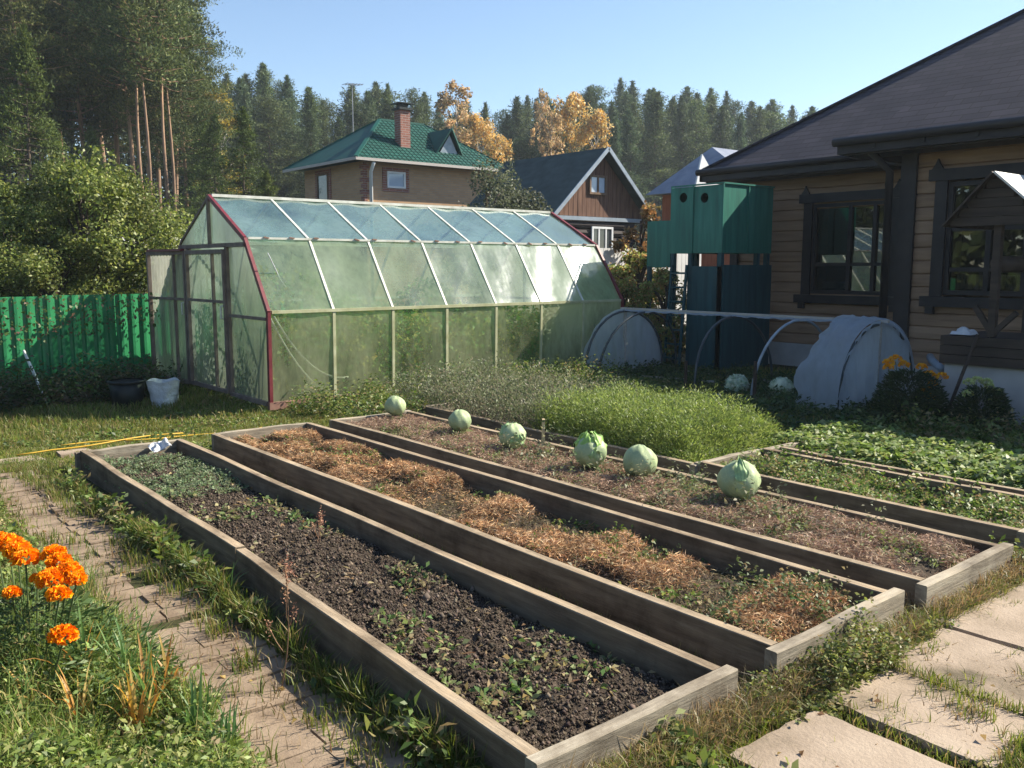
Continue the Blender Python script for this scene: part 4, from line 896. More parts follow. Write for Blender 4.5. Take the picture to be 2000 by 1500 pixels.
# crop rows inside
m = NP(); n = 1500
x, y = pts_in(4.6, 9.9, 9.9, 12.6, n); ok = (np.abs(y - 10.15) < .22) | (np.abs(y - 11.24) < .25) | (np.abs(y - 12.3) < .25); x, y = x[ok], y[ok]; n = len(x)
per = 34; base = np.repeat(np.stack([x, y, 0 * x], 1), per, 0); N = n * per; top = np.repeat(.35 + 1.5 * vnoise(x, y, 1.2, 4) * (1 - .25 * (y < 10.4)), per)
P = base + rng.normal(0, .09, (N, 3)) * np.array([1, 1, 0]); P[:, 2] = rng.random(N) * top
S = rng.uniform(.04, .11, N); m.leaves(P, S, S * .6, rdir(N, -.1), rdir(N, .8), np.repeat(palette(n, [(.09, .24, .05), (.13, .30, .08), (.26, .34, .10), (.42, .40, .12)]), per, 0))
o = m.build('greenhouse_crops', M['leaf'], loc=(7, 11, 0)); tag(o, 'leafy green crops growing inside the greenhouse, blurred by the film', 'crops', kind='stuff')

# ------------------------------------------------------------------ hoop tunnel
TX0, TX1 = 8.92, 10.60
TC, TW = (TX0 + TX1) / 2, (TX1 - TX0) / 2
root = empty('hoop_tunnel', (TC, 7.2, 0), 'low uncovered hoop tunnel with white fabric on both ends', 'hoop tunnel')
def arch(y, n=18, h=.96, dy=0): return [(TC - TW * math.cos(math.pi * i / n) * (1 if True else 1), y + dy * math.sin(math.pi * i / n), h * math.sin(math.pi * i / n) ** .85 - .02) for i in range(n + 1)]
for k, y in enumerate([9.2, 8.95, 7.2, 6.35, 5.22]):
    MB().tube(arch(y, dy=[0, -.15, .06, -.08, 0][k]), .017, 8).build('hoop', M['pipe_dark'] if k != 3 else M['pipe_grey'], root, True)
mb = MB().bar((TC, 9.3, .975), (TC, 5.12, .975), .045, .03); mb.build('ridge_lath', M['lath'], root)
mb = MB(); mb.bar((TX0, 9.3, 0), (TX0, 5.1, 0), .04, .05); mb.bar((TX1, 9.3, 0), (TX1, 5.1, 0), .04, .05); mb.bar((TX0, 9.2, .0), (TX1, 9.2, .0), .04, .05)
mb.build('base_lath', M['lath'], root)
mb = MB(); mb.bar((TC, 9.22, 0), (TC, 9.22, .96), .035); mb.bar((TC, 5.22, 0), (TC, 5.22, .96), .035); mb.build('end_post', M['lath'], root)
MB().bar((TX0 + .45, 9.1, .03), (TX0 + .9, 7.6, .03), .03).build('loose_lath', M['lath'], root)
mb = MB().bar((TX0 + .4, 6.3, .06), (TX0 + 1.3, 6.6, .06), .05, .03); mb.build('loose_lath', M['lath'], root)
for yy, hh in ((7.35, .4), (6.3, .48)): MB().bar((TX0, yy, -.02), (TX0, yy, hh), .03).build('side_post', M['well_wood'], root)
def fabric_end(y, wrap, seed):
    """fabric sheet filling an end hoop, wrapped 'wrap' metres along the tunnel, torn free edge"""
    m = NP(); nu, nv = 44, 26; U, V = np.meshgrid(np.linspace(0, 1, nu), np.linspace(0, 1, nv), indexing='ij')
    ang = np.pi * U; ox = TC - TW * 1.015 * np.cos(ang); oz = .98 * np.sin(ang) ** .85
    X = TC + (ox - TC) * V; Z = oz * V * 1.0
    X = TC + (ox - TC) * V; Z = oz * V + 0 * V
    base = .0
    Z = np.where(V < 1, oz * V, oz)
    Y = y + .09 * (fbm(X * 4, Z * 1.3, 2, seed) - .5) + .018 * np.sin(X * 30 + seed + Z * 4) * (1.2 - Z)
    m._push(np.stack([X, Y, Z], -1).reshape(-1, 3), np.full((nu * nv, 3), .6)); k = (np.arange(nu - 1)[:, None] * nv + np.arange(nv - 1)[None]).reshape(-1, 1); m.Q.append(k + np.array([0, nv, nv + 1, 1]))
    if wrap:
        nv2 = 20; U, V = np.meshgrid(np.linspace(0, 1, nu * 2), np.linspace(0, 1, nv2), indexing='ij'); n2 = nu * 2
        ang = np.pi * U; rag = np.abs(wrap) * (.55 + .75 * (1 - U) ** 1.2 * (U < .55) + .45 * (fbm(U * 5, U * 0, 2, seed + 2) - .4) + .05 * np.sin(U * 60 + seed) * np.sin(U * 23)); rag = np.clip(rag, .02, 1.2)
        rr = 1.03 + .12 * (fbm(U * 7, V * 2.5, 2, seed + 1) - .4) * V + .012 * np.sin(V * 16 + U * 9)
        X = TC - TW * rr * np.cos(ang); Z = .975 * rr * np.sin(ang) ** .85 - .0; Y = y + np.sign(wrap) * rag * V
        m._push(np.stack([X, Y, Z], -1).reshape(-1, 3), np.full((n2 * nv2, 3), .6)); b = nu * nv; k = b + (np.arange(n2 - 1)[:, None] * nv2 + np.arange(nv2 - 1)[None]).reshape(-1, 1); m.Q.append(k + np.array([0, nv2, nv2 + 1, 1]))
    o = m.build('end_fabric', M['fabric'], root); o.data.polygons.foreach_set('use_smooth', [True] * len(o.data.polygons))
fabric_end(9.23, 0, 1); fabric_end(5.2, .42, 4)
m = NP(); n = 160; U, V = np.meshgrid(np.linspace(0, 1, n), np.linspace(0, 1, 4), indexing='ij'); d = .012 + .03 * fbm(U * 18, U * 0, 2, 8)
m._push(np.stack([TC - .025 - .03 * V, 5.2 + U * 4.0, .965 - d * V * 1.0 + .004 * np.sin(U * 90)], -1).reshape(-1, 3), np.full((n * 4, 3), .6)); k = (np.arange(n - 1)[:, None] * 4 + np.arange(3)[None]).reshape(-1, 1); m.Q.append(k + np.array([0, 4, 5, 1]))
m.build('torn_fabric_strip', M['fabric'], root)
mb = MB().tube([(10.66, 5.05, .52), (10.4, 4.9, .50), (9.9, 4.55, .47)], .045, 10); o = mb.build('drain_pipe', M['pipe_grey'], smooth=True); tag(o, 'short grey blue pipe between the tunnel end and the well', 'pipe')

# ------------------------------------------------------------------ green corrugated fence
def corr_sheet(x0, x1, y, z0, z1_, step=.155, depth=.025, wave=.0):
    mb = MB(); vs = []; xs_ = []; x = x0
    prof = [(0, 0), (.035, 0), (.05, 1), (.085, 1), (.1, 0)]
    while x < x1:
        for dx, d in prof[:-1]: xs_.append((x + dx, y - d * depth))
        x += step
    for px, py in xs_: vs += [(px, py, z0), (px, py, z1_)]
    mb.add(vs, [(2 * i, 2 * i + 2, 2 * i + 3, 2 * i + 1) for i in range(len(xs_) - 1)]); return mb
root = empty('corrugated_fence', (1, 13.3, -.12), 'low green corrugated metal fence at the left, behind the lawn', 'fence')
for k in range(7):
    xa = -7 + k * 1.95; corr_sheet(xa, xa + 2.0, 13.3 - .004 * (k % 2), -.2, 1.2 + .01 * (k % 2)).build('metal_sheet', M['fence'], root)
mb = MB(); mb.bar((-7, 13.35, .9), (5.1, 13.35, .9), .04); mb.bar((-7, 13.35, .2), (5.1, 13.35, .2), .04); mb.build('rail', M['fence'], root)
for x in (-4, -1, 2, 4.8): MB().bar((x, 13.38, -.2), (x, 13.38, 1.15), .06).build('post', M['fence'], root)
root = empty('picket_fence', (6, 17, 0), 'white picket fence glimpsed beyond the green fence', 'fence')
for k in range(22):
    x = 4.6 + k * .13; MB().box(x, 17.0, 0, x + .09, 17.02, 1.38).build('picket', M['white'], root)
mb = MB(); mb.bar((4.6, 17.05, .4), (7.4, 17.05, .4), .05); mb.bar((4.6, 17.05, 1.1), (7.4, 17.05, 1.1), .05); mb.build('rail', M['white'], root)
root = empty('garden_shed', (6.6, 18.5, 0), 'small shed with a pale mossy roof behind the greenhouse door', 'shed')
MB().box(5.75, 18.0, 0, 7.6, 20.0, 1.9).build('wall', M['plank_red'], root)
MB().quadbox([(5.55, 17.8, 1.95), (7.8, 17.8, 1.95), (7.8, 20.2, 2.25), (5.55, 20.2, 2.25)], .07).build('roof', M['canopy'], root)
MB().box(6.3, 17.97, 0, 6.95, 17.995, 1.6).build('door', M['wood_brown'], root)

# ------------------------------------------------------------------ play house (green)
root = empty('playhouse', (11.6, 8.95, 0), 'raised green plywood playhouse on posts with a ladder', 'playhouse')
px0, px1, py0, py1, pz0, pz1 = 11.0, 12.26, 8.44, 9.43, 1.80, 2.82
MB().box(px0, py0, pz0, px1, py0 + .02, pz1).build('front_wall', M['teal'], root)
# side wall with two round holes
mb = MB(); n = 16
hs = [(9.20, 2.655, .075), (8.79, 2.63, .075)]
cells = [(py0 + .02, 9.0), (9.0, py1)]
for (c, (ya, yb)) in zip(hs[::-1], cells):
    pts_o = []; pts_i = []
    for i in range(n):
        a = 2 * math.pi * i / n; dy, dz = math.cos(a), math.sin(a)
        t = min((yb - c[0]) / dy if dy > 1e-6 else (ya - c[0]) / dy if dy < -1e-6 else 9, (pz1 - .01 - c[1]) / dz if dz > 1e-6 else (pz0 - c[1]) / dz if dz < -1e-6 else 9)
        pts_o.append((px0, c[0] + dy * t, c[1] + dz * t)); pts_i.append((px0, c[0] + dy * c[2], c[1] + dz * c[2]))
    # corners
    vs = pts_o + pts_i + [(p[0] + .02, p[1], p[2]) for p in pts_i]
    fs = []
    for i in range(n):
        j = (i + 1) % n; o1, o2 = pts_o[i], pts_o[j]
        cy_, cz_ = (o1[1] if abs(o1[1] - ya) < 1e-4 or abs(o1[1] - yb) < 1e-4 else o2[1]), (o1[2] if abs(o1[2] - pz0) < 1e-4 or abs(o1[2] - pz1 + .01) < 1e-4 else o2[2])
        if abs(o1[1] - o2[1]) > 1e-4 and abs(o1[2] - o2[2]) > 1e-4:
            vs.append((px0, cy_, cz_)); fs.append((i, n + i, n + j, j, len(vs) - 1))
        else: fs.append((i, n + i, n + j, j))
        fs.append((n + i, 2 * n + i, 2 * n + j, n + j))
    mb.add(vs, fs)
mb.build('side_wall', M['teal'], root)
for (a_, b_) in (((px0 - .012, py0 - .012, pz1 + .01), (px0 - .012, py1, pz1 + .01)), ((px0 - .012, py0 - .014, pz1 + .01), (px1, py0 - .014, pz1 + .01)), ((px0 - .012, py0 - .013, pz0), (px0 - .012, py0 - .013, pz1)), ((px0 - .008, 9.0, pz0), (px0 - .008, 9.0, pz1)), ((11.62, py0 - .008, pz0), (11.62, py0 - .008, pz1))):
    MB().bar(a_, b_, .022).build('cover_strip', M['teal'], root)
MB().box(px0, py1, pz0, px1, py1 + .02, pz1).build('back_wall', M['teal'], root)
MB().box(px1 - .02, py0 + .02, pz0, px1, py1, pz1).build('far_wall', M['teal'], root)
MB().box(px0 + .02, py0 + .02, pz0 + .01, px1 - .02, py1, pz0 + .04).build('floor', M['teal_dark'], root)
mb = MB(); mb.quadbox([(px0 + .02, py0 + .02, pz1 - .05), (px1 - .02, py0 + .02, pz1 - .05), (px1 - .02, py1, pz1 - .02), (px0 + .02, py1, pz1 - .02)], .02); mb.build('roof', M['teal_dark'], root)
for (x, y) in [(px0 + .04, py0 + .04), (px0 + .04, 9.40), (px1 - .05, py0 + .05), (px1 - .05, 9.40), (11.6, 9.4), (px0 + .04, 9.05), (11.95, py0 + .05)]:
    MB().bar((x, y, -.05), (x, y, pz0), .07).build('post', M['teal_dark'], root)
MB().box(px0 + .005, py0 + .005, .02, px0 + .03, 9.02, 1.60).build('lower_panel', M['teal_dark'], root)
MB().box(px0 + .04, py0 - .02, .02, px1, py0 + .004, 1.62).build('lower_panel', M['teal_dark'], root)
MB().box(px0 + .02, 9.46, 1.58, px0 + .05, 9.95, 2.32).build('wing_panel', M['teal'], root)
MB().bar((px0 + .035, 9.9, -.05), (px0 + .035, 9.9, 1.6), .06).build('post', M['teal_dark'], root)
mb = MB(); mb.bar((px0 - .16, 9.08, -.02), (px0 - .02, 9.08, 1.62), .035); mb.bar((px0 - .16, 9.38, -.02), (px0 - .02, 9.38, 1.62), .035)
for i in range(7): t = .1 + i * .135; mb.bar((px0 - .16 + .14 * t, 9.08, 1.64 * t), (px0 - .16 + .14 * t, 9.38, 1.64 * t), .03)
mb.build('ladder', M['teal_dark'], root)

# ------------------------------------------------------------------ brown house at the right
root = empty('brown_house', (15, 4, 0), 'large house in brown log siding under a dark shingle hip roof', 'house')
def siding_x(x, y0, y1, z0, z1_, holes=()):
    """planks on a wall facing -X at plane x"""
    mb = MB(); p = .165; z = z0
    while z < z1_:
        zt = min(z + p, z1_)
        segs = [(y0, y1)]
        for (ha, hb, hz0, hz1) in holes:
            if z + p * .5 > hz0 and z + p * .5 < hz1: segs = [s for a, b in segs for s in ((a, min(b, ha)), (max(a, hb), b)) if s[1] - s[0] > .01]
        for a, b in segs:
            g_ = .012
            vs = [(x + .02, a, z), (x, a, z + g_), (x - .004, a, (z + zt) / 2), (x, a, zt - g_), (x + .02, a, zt)]
            vs += [(v[0], b, v[2]) for v in vs]
            mb.add(vs, [(i, i + 5, i + 6, i + 1) for i in range(4)] + [(0, 1, 2, 3, 4), (9, 8, 7, 6, 5)])
        z += p
    return mb
WM = (6.78, 8.05, 1.17, 2.57); WB = (3.55, 5.20, 1.25, 2.62)
siding_x(12.8, -3, 9.54, .35, 3.2, [WM]).build('wall', M['siding'], root)
siding_x(11.2, -1.0, 5.66, .35, 3.2, [WB]).build('wall', M['siding'], root)
mb = MB(); mb.box(12.83, 8.1, .3, 21.5, 9.5, 3.2); mb.box(13.3, -2.9, .3, 21.5, 8.1, 3.2); mb.box(12.83, 5.9, .3, 13.3, 6.7, 3.2); mb.box(11.23, 5.25, .3, 12.79, 5.64, 3.2); mb.box(11.9, -.98, .3, 12.79, 5.25, 3.2); mb.box(11.23, -.98, .3, 11.9, 3.5, 3.2); mb.build('wall_core', M['siding'], root)
mb = MB(); mb.box(12.76, -3, -.1, 21.5, 9.52, .35); mb.box(11.16, -1, -.1, 12.75, 5.64, .35); mb.build('plinth', M['plinth'], root)
MB().box(11.15, 5.60, .2, 11.29, 5.80, 3.1).build('corner_board', M['trim'], root); MB().box(12.74, 9.46, .2, 12.9, 9.6, 3.1).build('corner_board', M['trim'], root)
MB().tube([(10.80, 6.05, 3.05), (11.1, 5.92, 2.8), (11.12, 5.92, .2)], .05, 10).build('downpipe', M['trim'], root, True)
def hip(name, x0, x1, y0, y1, z, s, axis):
    mb = MB()
    if axis == 'y':
        h = (x1 - x0) / 2; xr = (x0 + x1) / 2; v = [(x0, y0, z), (x1, y0, z), (x1, y1, z), (x0, y1, z), (xr, y0 + h, z + s * h), (xr, y1 - h, z + s * h)]
        f = [(0, 1, 4), (1, 2, 5, 4), (2, 3, 5), (3, 0, 4, 5)]
    else:
        h = (y1 - y0) / 2; yr = (y0 + y1) / 2; v = [(x0, y0, z), (x1, y0, z), (x1, y1, z), (x0, y1, z), (x0 + h, yr, z + s * h), (x1 - h, yr, z + s * h)]
        f = [(0, 1, 5, 4), (1, 2, 5), (2, 3, 4, 5), (3, 0, 4)]
    mb.add(v, f + [(3, 2, 1, 0)]); return mb
rf = hip('roof', 12.3, 22.3, -3.5, 9.91, 3.20, .694, 'y').build('roof', M['shingle'], root)
rf2 = hip('roof', 10.7, 19.2, -1.9, 6.40, 3.205, .694, 'x').build('roof', M['shingle'], root)
mb = MB(); mb.bar((12.3, 9.91, 3.215), (17.3, 4.91, 6.685), .16, .03); mb.build('hip_cap', M['shingle'], rf)
for k in range(9): MB().box(10.66, 5.9 - k * .62, 3.06, 10.70, 5.94 - k * .62, 3.215).build('gutter_bracket', M['trim'], rf2)
mb = MB(); mb.box(12.28, 6.42, 3.02, 12.34, 9.93, 3.198); mb.box(12.28, 9.87, 3.02, 22.3, 9.93, 3.197); mb.build('fascia', M['trim'], rf)
mb = MB(); mb.box(10.68, -1.9, 3.02, 10.74, 6.42, 3.2); mb.box(10.75, 6.36, 3.02, 12.6, 6.42, 3.2); mb.build('fascia', M['trim'], rf2)
MB().tube([(10.64, -1.9, 3.17), (10.64, 6.45, 3.17)], .055, 10).build('gutter', M['trim'], rf2, True)
MB().tube([(12.24, 6.5, 3.17), (12.24, 9.95, 3.17)], .055, 10).build('gutter', M['trim'], rf, True)
mb = MB(); mb.box(10.75, -1.8, 3.0, 11.25, 6.35, 3.03); mb.box(12.35, 6.4, 3.0, 12.85, 9.85, 3.03); mb.build('soffit', M['trim'], root)
def house_window(x, y0, y1, z0, z1_, mull, trans, curtain, label=None):
    win = MB(); t = .055
    for (a, b, c, d) in [(y0, y1, z0, z0 + t), (y0, y1, z1_ - t, z1_), (y0, y0 + t, z0 + t, z1_ - t), (y1 - t, y1, z0 + t, z1_ - t)]: win.box(x - .01, a, c, x + .08, b, d)
    for q in mull: win.box(x - .005, q - .03, z0 + t, x + .07, q + .03, z1_ - t)
    for (a, b, zz) in trans: win.box(x, a, zz - .025, x + .065, b, zz + .025)
    fr = win.build('window', M['trim'], root)
    MB().quadbox([(x + .04, y0 + t, z0 + t), (x + .04, y1 - t, z0 + t), (x + .04, y1 - t, z1_ - t), (x + .04, y0 + t, z1_ - t)], .006).build('pane', M['glass'], fr)
    mb = MB(); w = .15   # carved casing
    mb.box(x - .05, y0 - w, z0 - .02, x - .012, y0 - .002, z1_ + .02); mb.box(x - .05, y1 + .002, z0 - .02, x - .012, y1 + w, z1_ + .02)
    mb.box(x - .07, y0 - w - .08, z1_ + .022, x - .01, y1 + w + .08, z1_ + .16); mb.box(x - .09, y0 - w - .1, z0 - .15, x - .01, y1 + w + .1, z0 - .022)
    for yy in (y0 - w + .02, y1 + w - .02):
        mb.add([(x - .06, yy - .07, z1_ + .162), (x - .06, yy + .07, z1_ + .162), (x - .06, yy + .03, z1_ + .22), (x - .06, yy, z1_ + .29), (x - .06, yy - .03, z1_ + .22), (x - .02, yy - .07, z1_ + .162), (x - .02, yy + .07, z1_ + .162), (x - .02, yy + .03, z1_ + .22), (x - .02, yy, z1_ + .29), (x - .02, yy - .03, z1_ + .22)],
               [(0, 1, 2, 3, 4), (9, 8, 7, 6, 5)] + [(i, i + 5, (i + 1) % 5 + 5, (i + 1) % 5) for i in range(5)])
        mb.box(x - .07, yy - .05, z0 - .24, x - .015, yy + .05, z0 - .152)
    mb.build('casing', M['trim'], fr)
    rm = MB(); rm.quadbox([(x + .45, y0, z0), (x + .45, y1, z0), (x + .45, y1, z1_), (x + .45, y0, z1_)], .02)
    rm.build('dark_interior', M['room'], fr)
    for (ca, cb, cz0, cz1) in curtain:
        n = 40; vs = []
        for i in range(n + 1): yy = ca + (cb - ca) * i / n; vs += [(x + .16 + .015 * math.sin(i * 1.3), yy, cz0), (x + .16 + .015 * math.sin(i * 1.3), yy, cz1)]
        MB().add(vs, [(2 * i, 2 * i + 2, 2 * i + 3, 2 * i + 1) for i in range(n)]).build('curtain', M['curtain'], fr)
house_window(12.8, *WM, [7.42, 7.02], [(6.83, 8.0, 1.63)], [(7.5, 7.95, 1.25, 1.36)])
house_window(11.2, *WB, [4.70, 4.28], [(3.6, 5.14, 1.56), (3.6, 5.14, 2.05)], [(4.75, 5.12, 1.32, 1.50), (4.32, 4.66, 1.32, 1.50)])

# ------------------------------------------------------------------ decorative well
WX, WY = 9.32, 3.72
root = empty('garden_well', (WX + .5, WY, 0), 'dark wooden garden well with a pale slatted gable roof', 'well')
MB().box(WX + .04, WY - .62, -.1, WX + .98, WY + .56, .60).build('base', M['plinth'], root)
mb = MB()
for k in range(3): z = .602 + k * .098; mb.box(WX, WY - .66, z, WX + 1.02, WY + .60, z + .09)
mb.build('curb', M['well_wood'], root)
for px in (WX + .06, WX + .9): MB().bar((px, WY + .12, .90), (px, WY + .12, 2.42), .07).build('post', M['well_wood'], root)
mb = MB(); mb.bar((WX + .06, WY + .1, .9), (WX + .06, WY + .30, 1.2), .05); mb.bar((WX + .06, WY + .14, .9), (WX + .06, WY - .1, 1.15), .05); mb.build('brace', M['well_wood'], root)
MB().tube([(WX + .1, WY + .12, 1.62), (WX + .86, WY + .12, 1.62)], .085, 14).build('winding_drum', M['well_wood'], root, True)
ay, az, hw = WY + .14, 2.50, .46
mb = MB()
for k in range(12): 
    xa = WX - .12 + k * .105; mb.quadbox([(xa, ay, az), (xa, ay - hw * 1.3, az - hw * 1.18), (xa + .09, ay - hw * 1.3, az - hw * 1.18), (xa + .09, ay, az)], -.02)
mb.build('roof_slope', M['canopy'], root)
mb = MB()
for k in range(12):
    xa = WX - .12 + k * .105; mb.quadbox([(xa, ay + .002, az), (xa + .09, ay + .002, az), (xa + .09, ay + hw, az - hw * 1.1), (xa, ay + hw, az - hw * 1.1)], -.02)
mb.build('roof_slope', M['well_wood'], root)
mb = MB()
for k in range(5): z0_ = az - .50 + k * .09; t0 = (az - z0_ - .04) / 1.1; mb.box(WX - .03, ay - t0, z0_, WX, ay + t0, z0_ + .085)
mb.build('gable_boards', M['well_wood'], root)
m = NP(); nu = 12; U, V = np.meshgrid(np.linspace(0, 1, nu), np.linspace(0, 1, nu), indexing='ij')
h = .07 * (np.sin(np.pi * U) * np.sin(np.pi * V)) ** .35 * (.35 + 1.1 * vnoise(U, V, 4, 3))
m._push(np.stack([WX + .05 + U * .2, WY + .32 + V * .22, .902 + h], -1).reshape(-1, 3), np.full((nu * nu, 3), .6)); i = (np.arange(nu - 1)[:, None] * nu + np.arange(nu - 1)[None]).reshape(-1, 1); m.Q.append(i + np.array([0, nu, nu + 1, 1]))
o = m.build('plastic_bag', M['sack'], loc=(WX + .15, WY + .43, .9)); tag(o, 'small white crumpled bag lying on the corner of the well', 'bag')
o = MB().tube([(WX - .22, WY + .42, 0), (WX - .02, WY + .22, .92)], .018, 7).build('leaning_pole', M['twig']); tag(o, 'thin dark pole leaning against the well', 'pole'); o.data.materials[0] = M['well_wood']

# ------------------------------------------------------------------ two storey brick house with green roof
root = empty('brick_house', (17.5, 27.5, 0), 'two storey brick house under a green metal hip roof', 'house')
hx0, hx1, hy0, hy1 = 14.85, 20.2, 25.6, 29.7
MB().box(hx0, hy0, 0, hx1, hy1, 4.95).build('wall', M['brick'], root)
mb = MB()
for k in range(24):
    z = .1 + k * .2; w_ = .22 if k % 2 else .14; 
    for (cx_, sx_) in ((hx0, 1),): mb.box(min(cx_ - .012 * sx_, cx_ + w_ * sx_), hy0 - .012, z, max(cx_ - .012 * sx_, cx_ + w_ * sx_), hy0 - .001, z + .14)
    mb.box(hx0 - .012, hy0, z, hx0 - .001, hy0 + w_, z + .14)
mb.box(hx0 - .008, hy0 - .008, .05, hx0 + .13, hy0 - .0015, 4.9); mb.build('corner_quoins', M['brick_red'], root)
EX0, EX1, EY0, EY1, EZ = 14.3, 20.7, 25.07, 30.25, 5.0
h = (EY1 - EY0) / 2; yr = (EY0 + EY1) / 2; rz = 6.68
mb = MB(); mb.add([(EX0, EY0, EZ), (EX1, EY0, EZ), (EX1, EY1, EZ), (EX0, EY1, EZ), (16.75, yr, rz), (18.6, yr, rz)], [(0, 1, 5, 4), (1, 2, 5), (2, 3, 4, 5), (3, 0, 4), (3, 2, 1, 0)])
rf = mb.build('roof', M['green_roof'], root)
mb = MB()   # tile ribs on the front slope
for k in range(15):
    t = (k + .5) / 15; z = EZ + (rz - EZ) * t; y = EY0 + (yr - EY0) * t; xa = EX0 + (16.75 - EX0) * t + .03; xb = EX1 + (18.6 - EX1) * t - .03
    mb.bar((xa, y - .012, z + .012), (xb, y - .012, z + .012), .035, .02)
n = 34
for k in range(n):
    x = EX0 + .25 + k * (EX1 - EX0 - .5) / n; tl = min(1, (x - EX0) / (16.75 - EX0), (EX1 - x) / (EX1 - 18.6)); tl = max(tl - .02, .03)
    mb.bar((x, EY0, EZ + .012), (x, EY0 + (yr - EY0) * tl, EZ + (rz - EZ) * tl + .012), .03, .02)
mb.build('tile_ribs', M['green_roof'], rf)
mb = MB(); 
for a, b in [((EX0, EY0, EZ), (16.75, yr, rz)), ((EX1, EY0, EZ), (18.6, yr, rz)), ((16.75, yr, rz), (18.6, yr, rz)), ((EX0, EY1, EZ), (16.75, yr, rz))]: mb.bar(a, b, .12, .05)
mb.build('ridge_cap', M['green_roof'], rf)
mb = MB(); mb.box(EX0 - .02, EY0 - .03, EZ - .10, EX1 + .02, EY0 + .01, EZ - .01); mb.box(EX0 - .03, EY0 + .012, EZ - .10, EX0 + .01, EY1, EZ - .01); mb.build('fascia', M['lath'], rf)
MB().tube([(14.95, 25.1, 4.86), (15.05, 25.45, 4.6), (15.05, 25.5, .1)], .06, 8).build('downpipe', M['white'], root, True)
mb = MB(); mb.box(16.45, 25.85, 5.3, 16.83, 26.22, 6.75); ch = mb.build('chimney', M['brick_red'], rf)
mb = MB(); mb.box(16.38, 25.78, 6.752, 16.90, 26.29, 6.82); mb.box(16.5, 25.9, 6.822, 16.78, 26.17, 6.95); mb.box(16.36, 25.76, 6.952, 16.92, 26.31, 6.98); mb.build('cap', M['black'], ch)
mb = MB(); dy = 25.75; mb.add([(17.75, dy, 5.42), (18.95, dy, 5.42), (18.35, dy - .15, 6.30), (17.75, 27.0, 5.42), (18.95, 27.0, 5.42), (18.35, 27.3, 6.30)], [(0, 2, 5, 3), (2, 1, 4, 5)]); dm = mb.build('dormer', M['green_roof'], rf)
mb = MB(); mb.add([(17.95, dy + .04, 5.42), (18.75, dy + .04, 5.42), (18.35, dy - .02, 6.08)], [(0, 1, 2)]); mb.build('pane', M['pipe_grey'], dm)
mb = MB(); mb.bar((17.8, dy, 5.42), (18.35, dy - .14, 6.28), .08, .05); mb.bar((18.9, dy, 5.42), (18.35, dy - .14, 6.28), .08, .05); mb.build('trim_board', M['green_roof'], dm)
def small_window(root, x0, x1, y, z0, z1_, facing='y', mull=1, casing='brick_red', frame='white', pane='pipe_grey'):
    mb = MB(); t = .06
    def bx(a, b, c, d, o0, o1): 
        mb.box(a, y - o1, c, b, y - o0, d) if facing == 'y' else mb.box(y - o1, a, c, y - o0, b, d)
    bx(x0, x1, z0, z0 + t, .015, .06); bx(x0, x1, z1_ - t, z1_, .015, .06); bx(x0, x0 + t, z0 + t, z1_ - t, .015, .06); bx(x1 - t, x1, z0 + t, z1_ - t, .015, .06)
    for q in range(mull): c = x0 + (x1 - x0) * (q + 1) / (mull + 1); bx(c - .025, c + .025, z0 + t, z1_ - t, .015, .055)
    wdw = mb.build('window', M[frame], root)
    mb = MB(); bx(x0 + t, x1 - t, z0 + t, z1_ - t, .016, .03); mb.build('pane', M[pane], wdw)
    if casing: mb = MB(); bx(x0 - .16, x0 - .002, z0 - .12, z1_ + .12, .005, .03); bx(x1 + .002, x1 + .16, z0 - .12, z1_ + .12, .005, .03); bx(x0, x1, z0 - .12, z0 - .003, .005, .03); bx(x0, x1, z1_ + .003, z1_ + .12, .005, .03); mb.build('casing', M[casing], wdw)
M['sky_pane'] = mat_noise('painted_sky_pane', [(.3, (.35, .42, .52)), (.7, (.5, .58, .68))], 2, rough=.1, spec=.8)  # pale blue base colour stands in for reflected sky
M['dark_pane'] = mat_noise('dark_pane', [(.3, (.03, .04, .045)), (.7, (.06, .075, .08))], 2, rough=.08, spec=.8)
small_window(root, 15.72, 16.42, hy0, 4.15, 4.68, mull=0, pane='sky_pane')
small_window(root, 27.9, 28.7, hx0, 3.6, 4.75, facing='x', mull=0, pane='dark_pane', frame='wood_brown')
# antenna on a thin mast
root = empty('tv_antenna', (17.7, 31.2, 0), 'thin television antenna mast rising behind the green roof', 'antenna')
MB().tube([(17.7, 31.2, 0), (17.7, 31.2, 8.55)], .02, 6).build('mast', M['antenna'], root)
mb = MB(); mb.bar((17.35, 31.2, 8.48), (18.1, 31.1, 8.52), .02)
for k in range(6): mb.bar((17.4 + k * .13, 30.95, 8.49 + k * .008), (17.4 + k * .13, 31.45, 8.49 + k * .008), .015)
mb.build('array', M['antenna'], root)

# ------------------------------------------------------------------ wooden gabled house
root = empty('wooden_house', (18.3, 21, 0), 'dark log house with brown plank gable and white barge boards', 'house')
wy, wz = 18.45, 3.05; wx0, wx1 = 16.75, 19.85; ax = 18.42; aa = 4.92
MB().box(wx0, wy + .05, 0, wx1, 22.4, 2.9).build('wall', M['log_dark'], root)
mb = MB()
for k in range(13): mb.tube([(wx0 + .02, wy + .03, .12 + k * .22), (wx1 - .02, wy + .03, .12 + k * .22)], .105, 8)
mb.build('front_logs', M['log_dark'], root)
mb = MB(); n = 22; rs_ = random.Random(4)
for k in range(n):
    xa = 16.5 + (20.3 - 16.5) * k / n; xb = xa + (20.3 - 16.5) / n - .012
    zt = lambda x: 2.98 + max(0, (aa - 2.98) * (1 - abs(x - ax) / 2.05)) - .08
    if zt(xa) > 3.02 or zt(xb) > 3.02:
        d = rs_.uniform(0, .012); mb.quadbox([(xa, wy - d, 3.0), (xb, wy - d, 3.0), (xb, wy - d, max(3.01, zt(xb))), (xa, wy - d, max(3.01, zt(xa)))], .03)
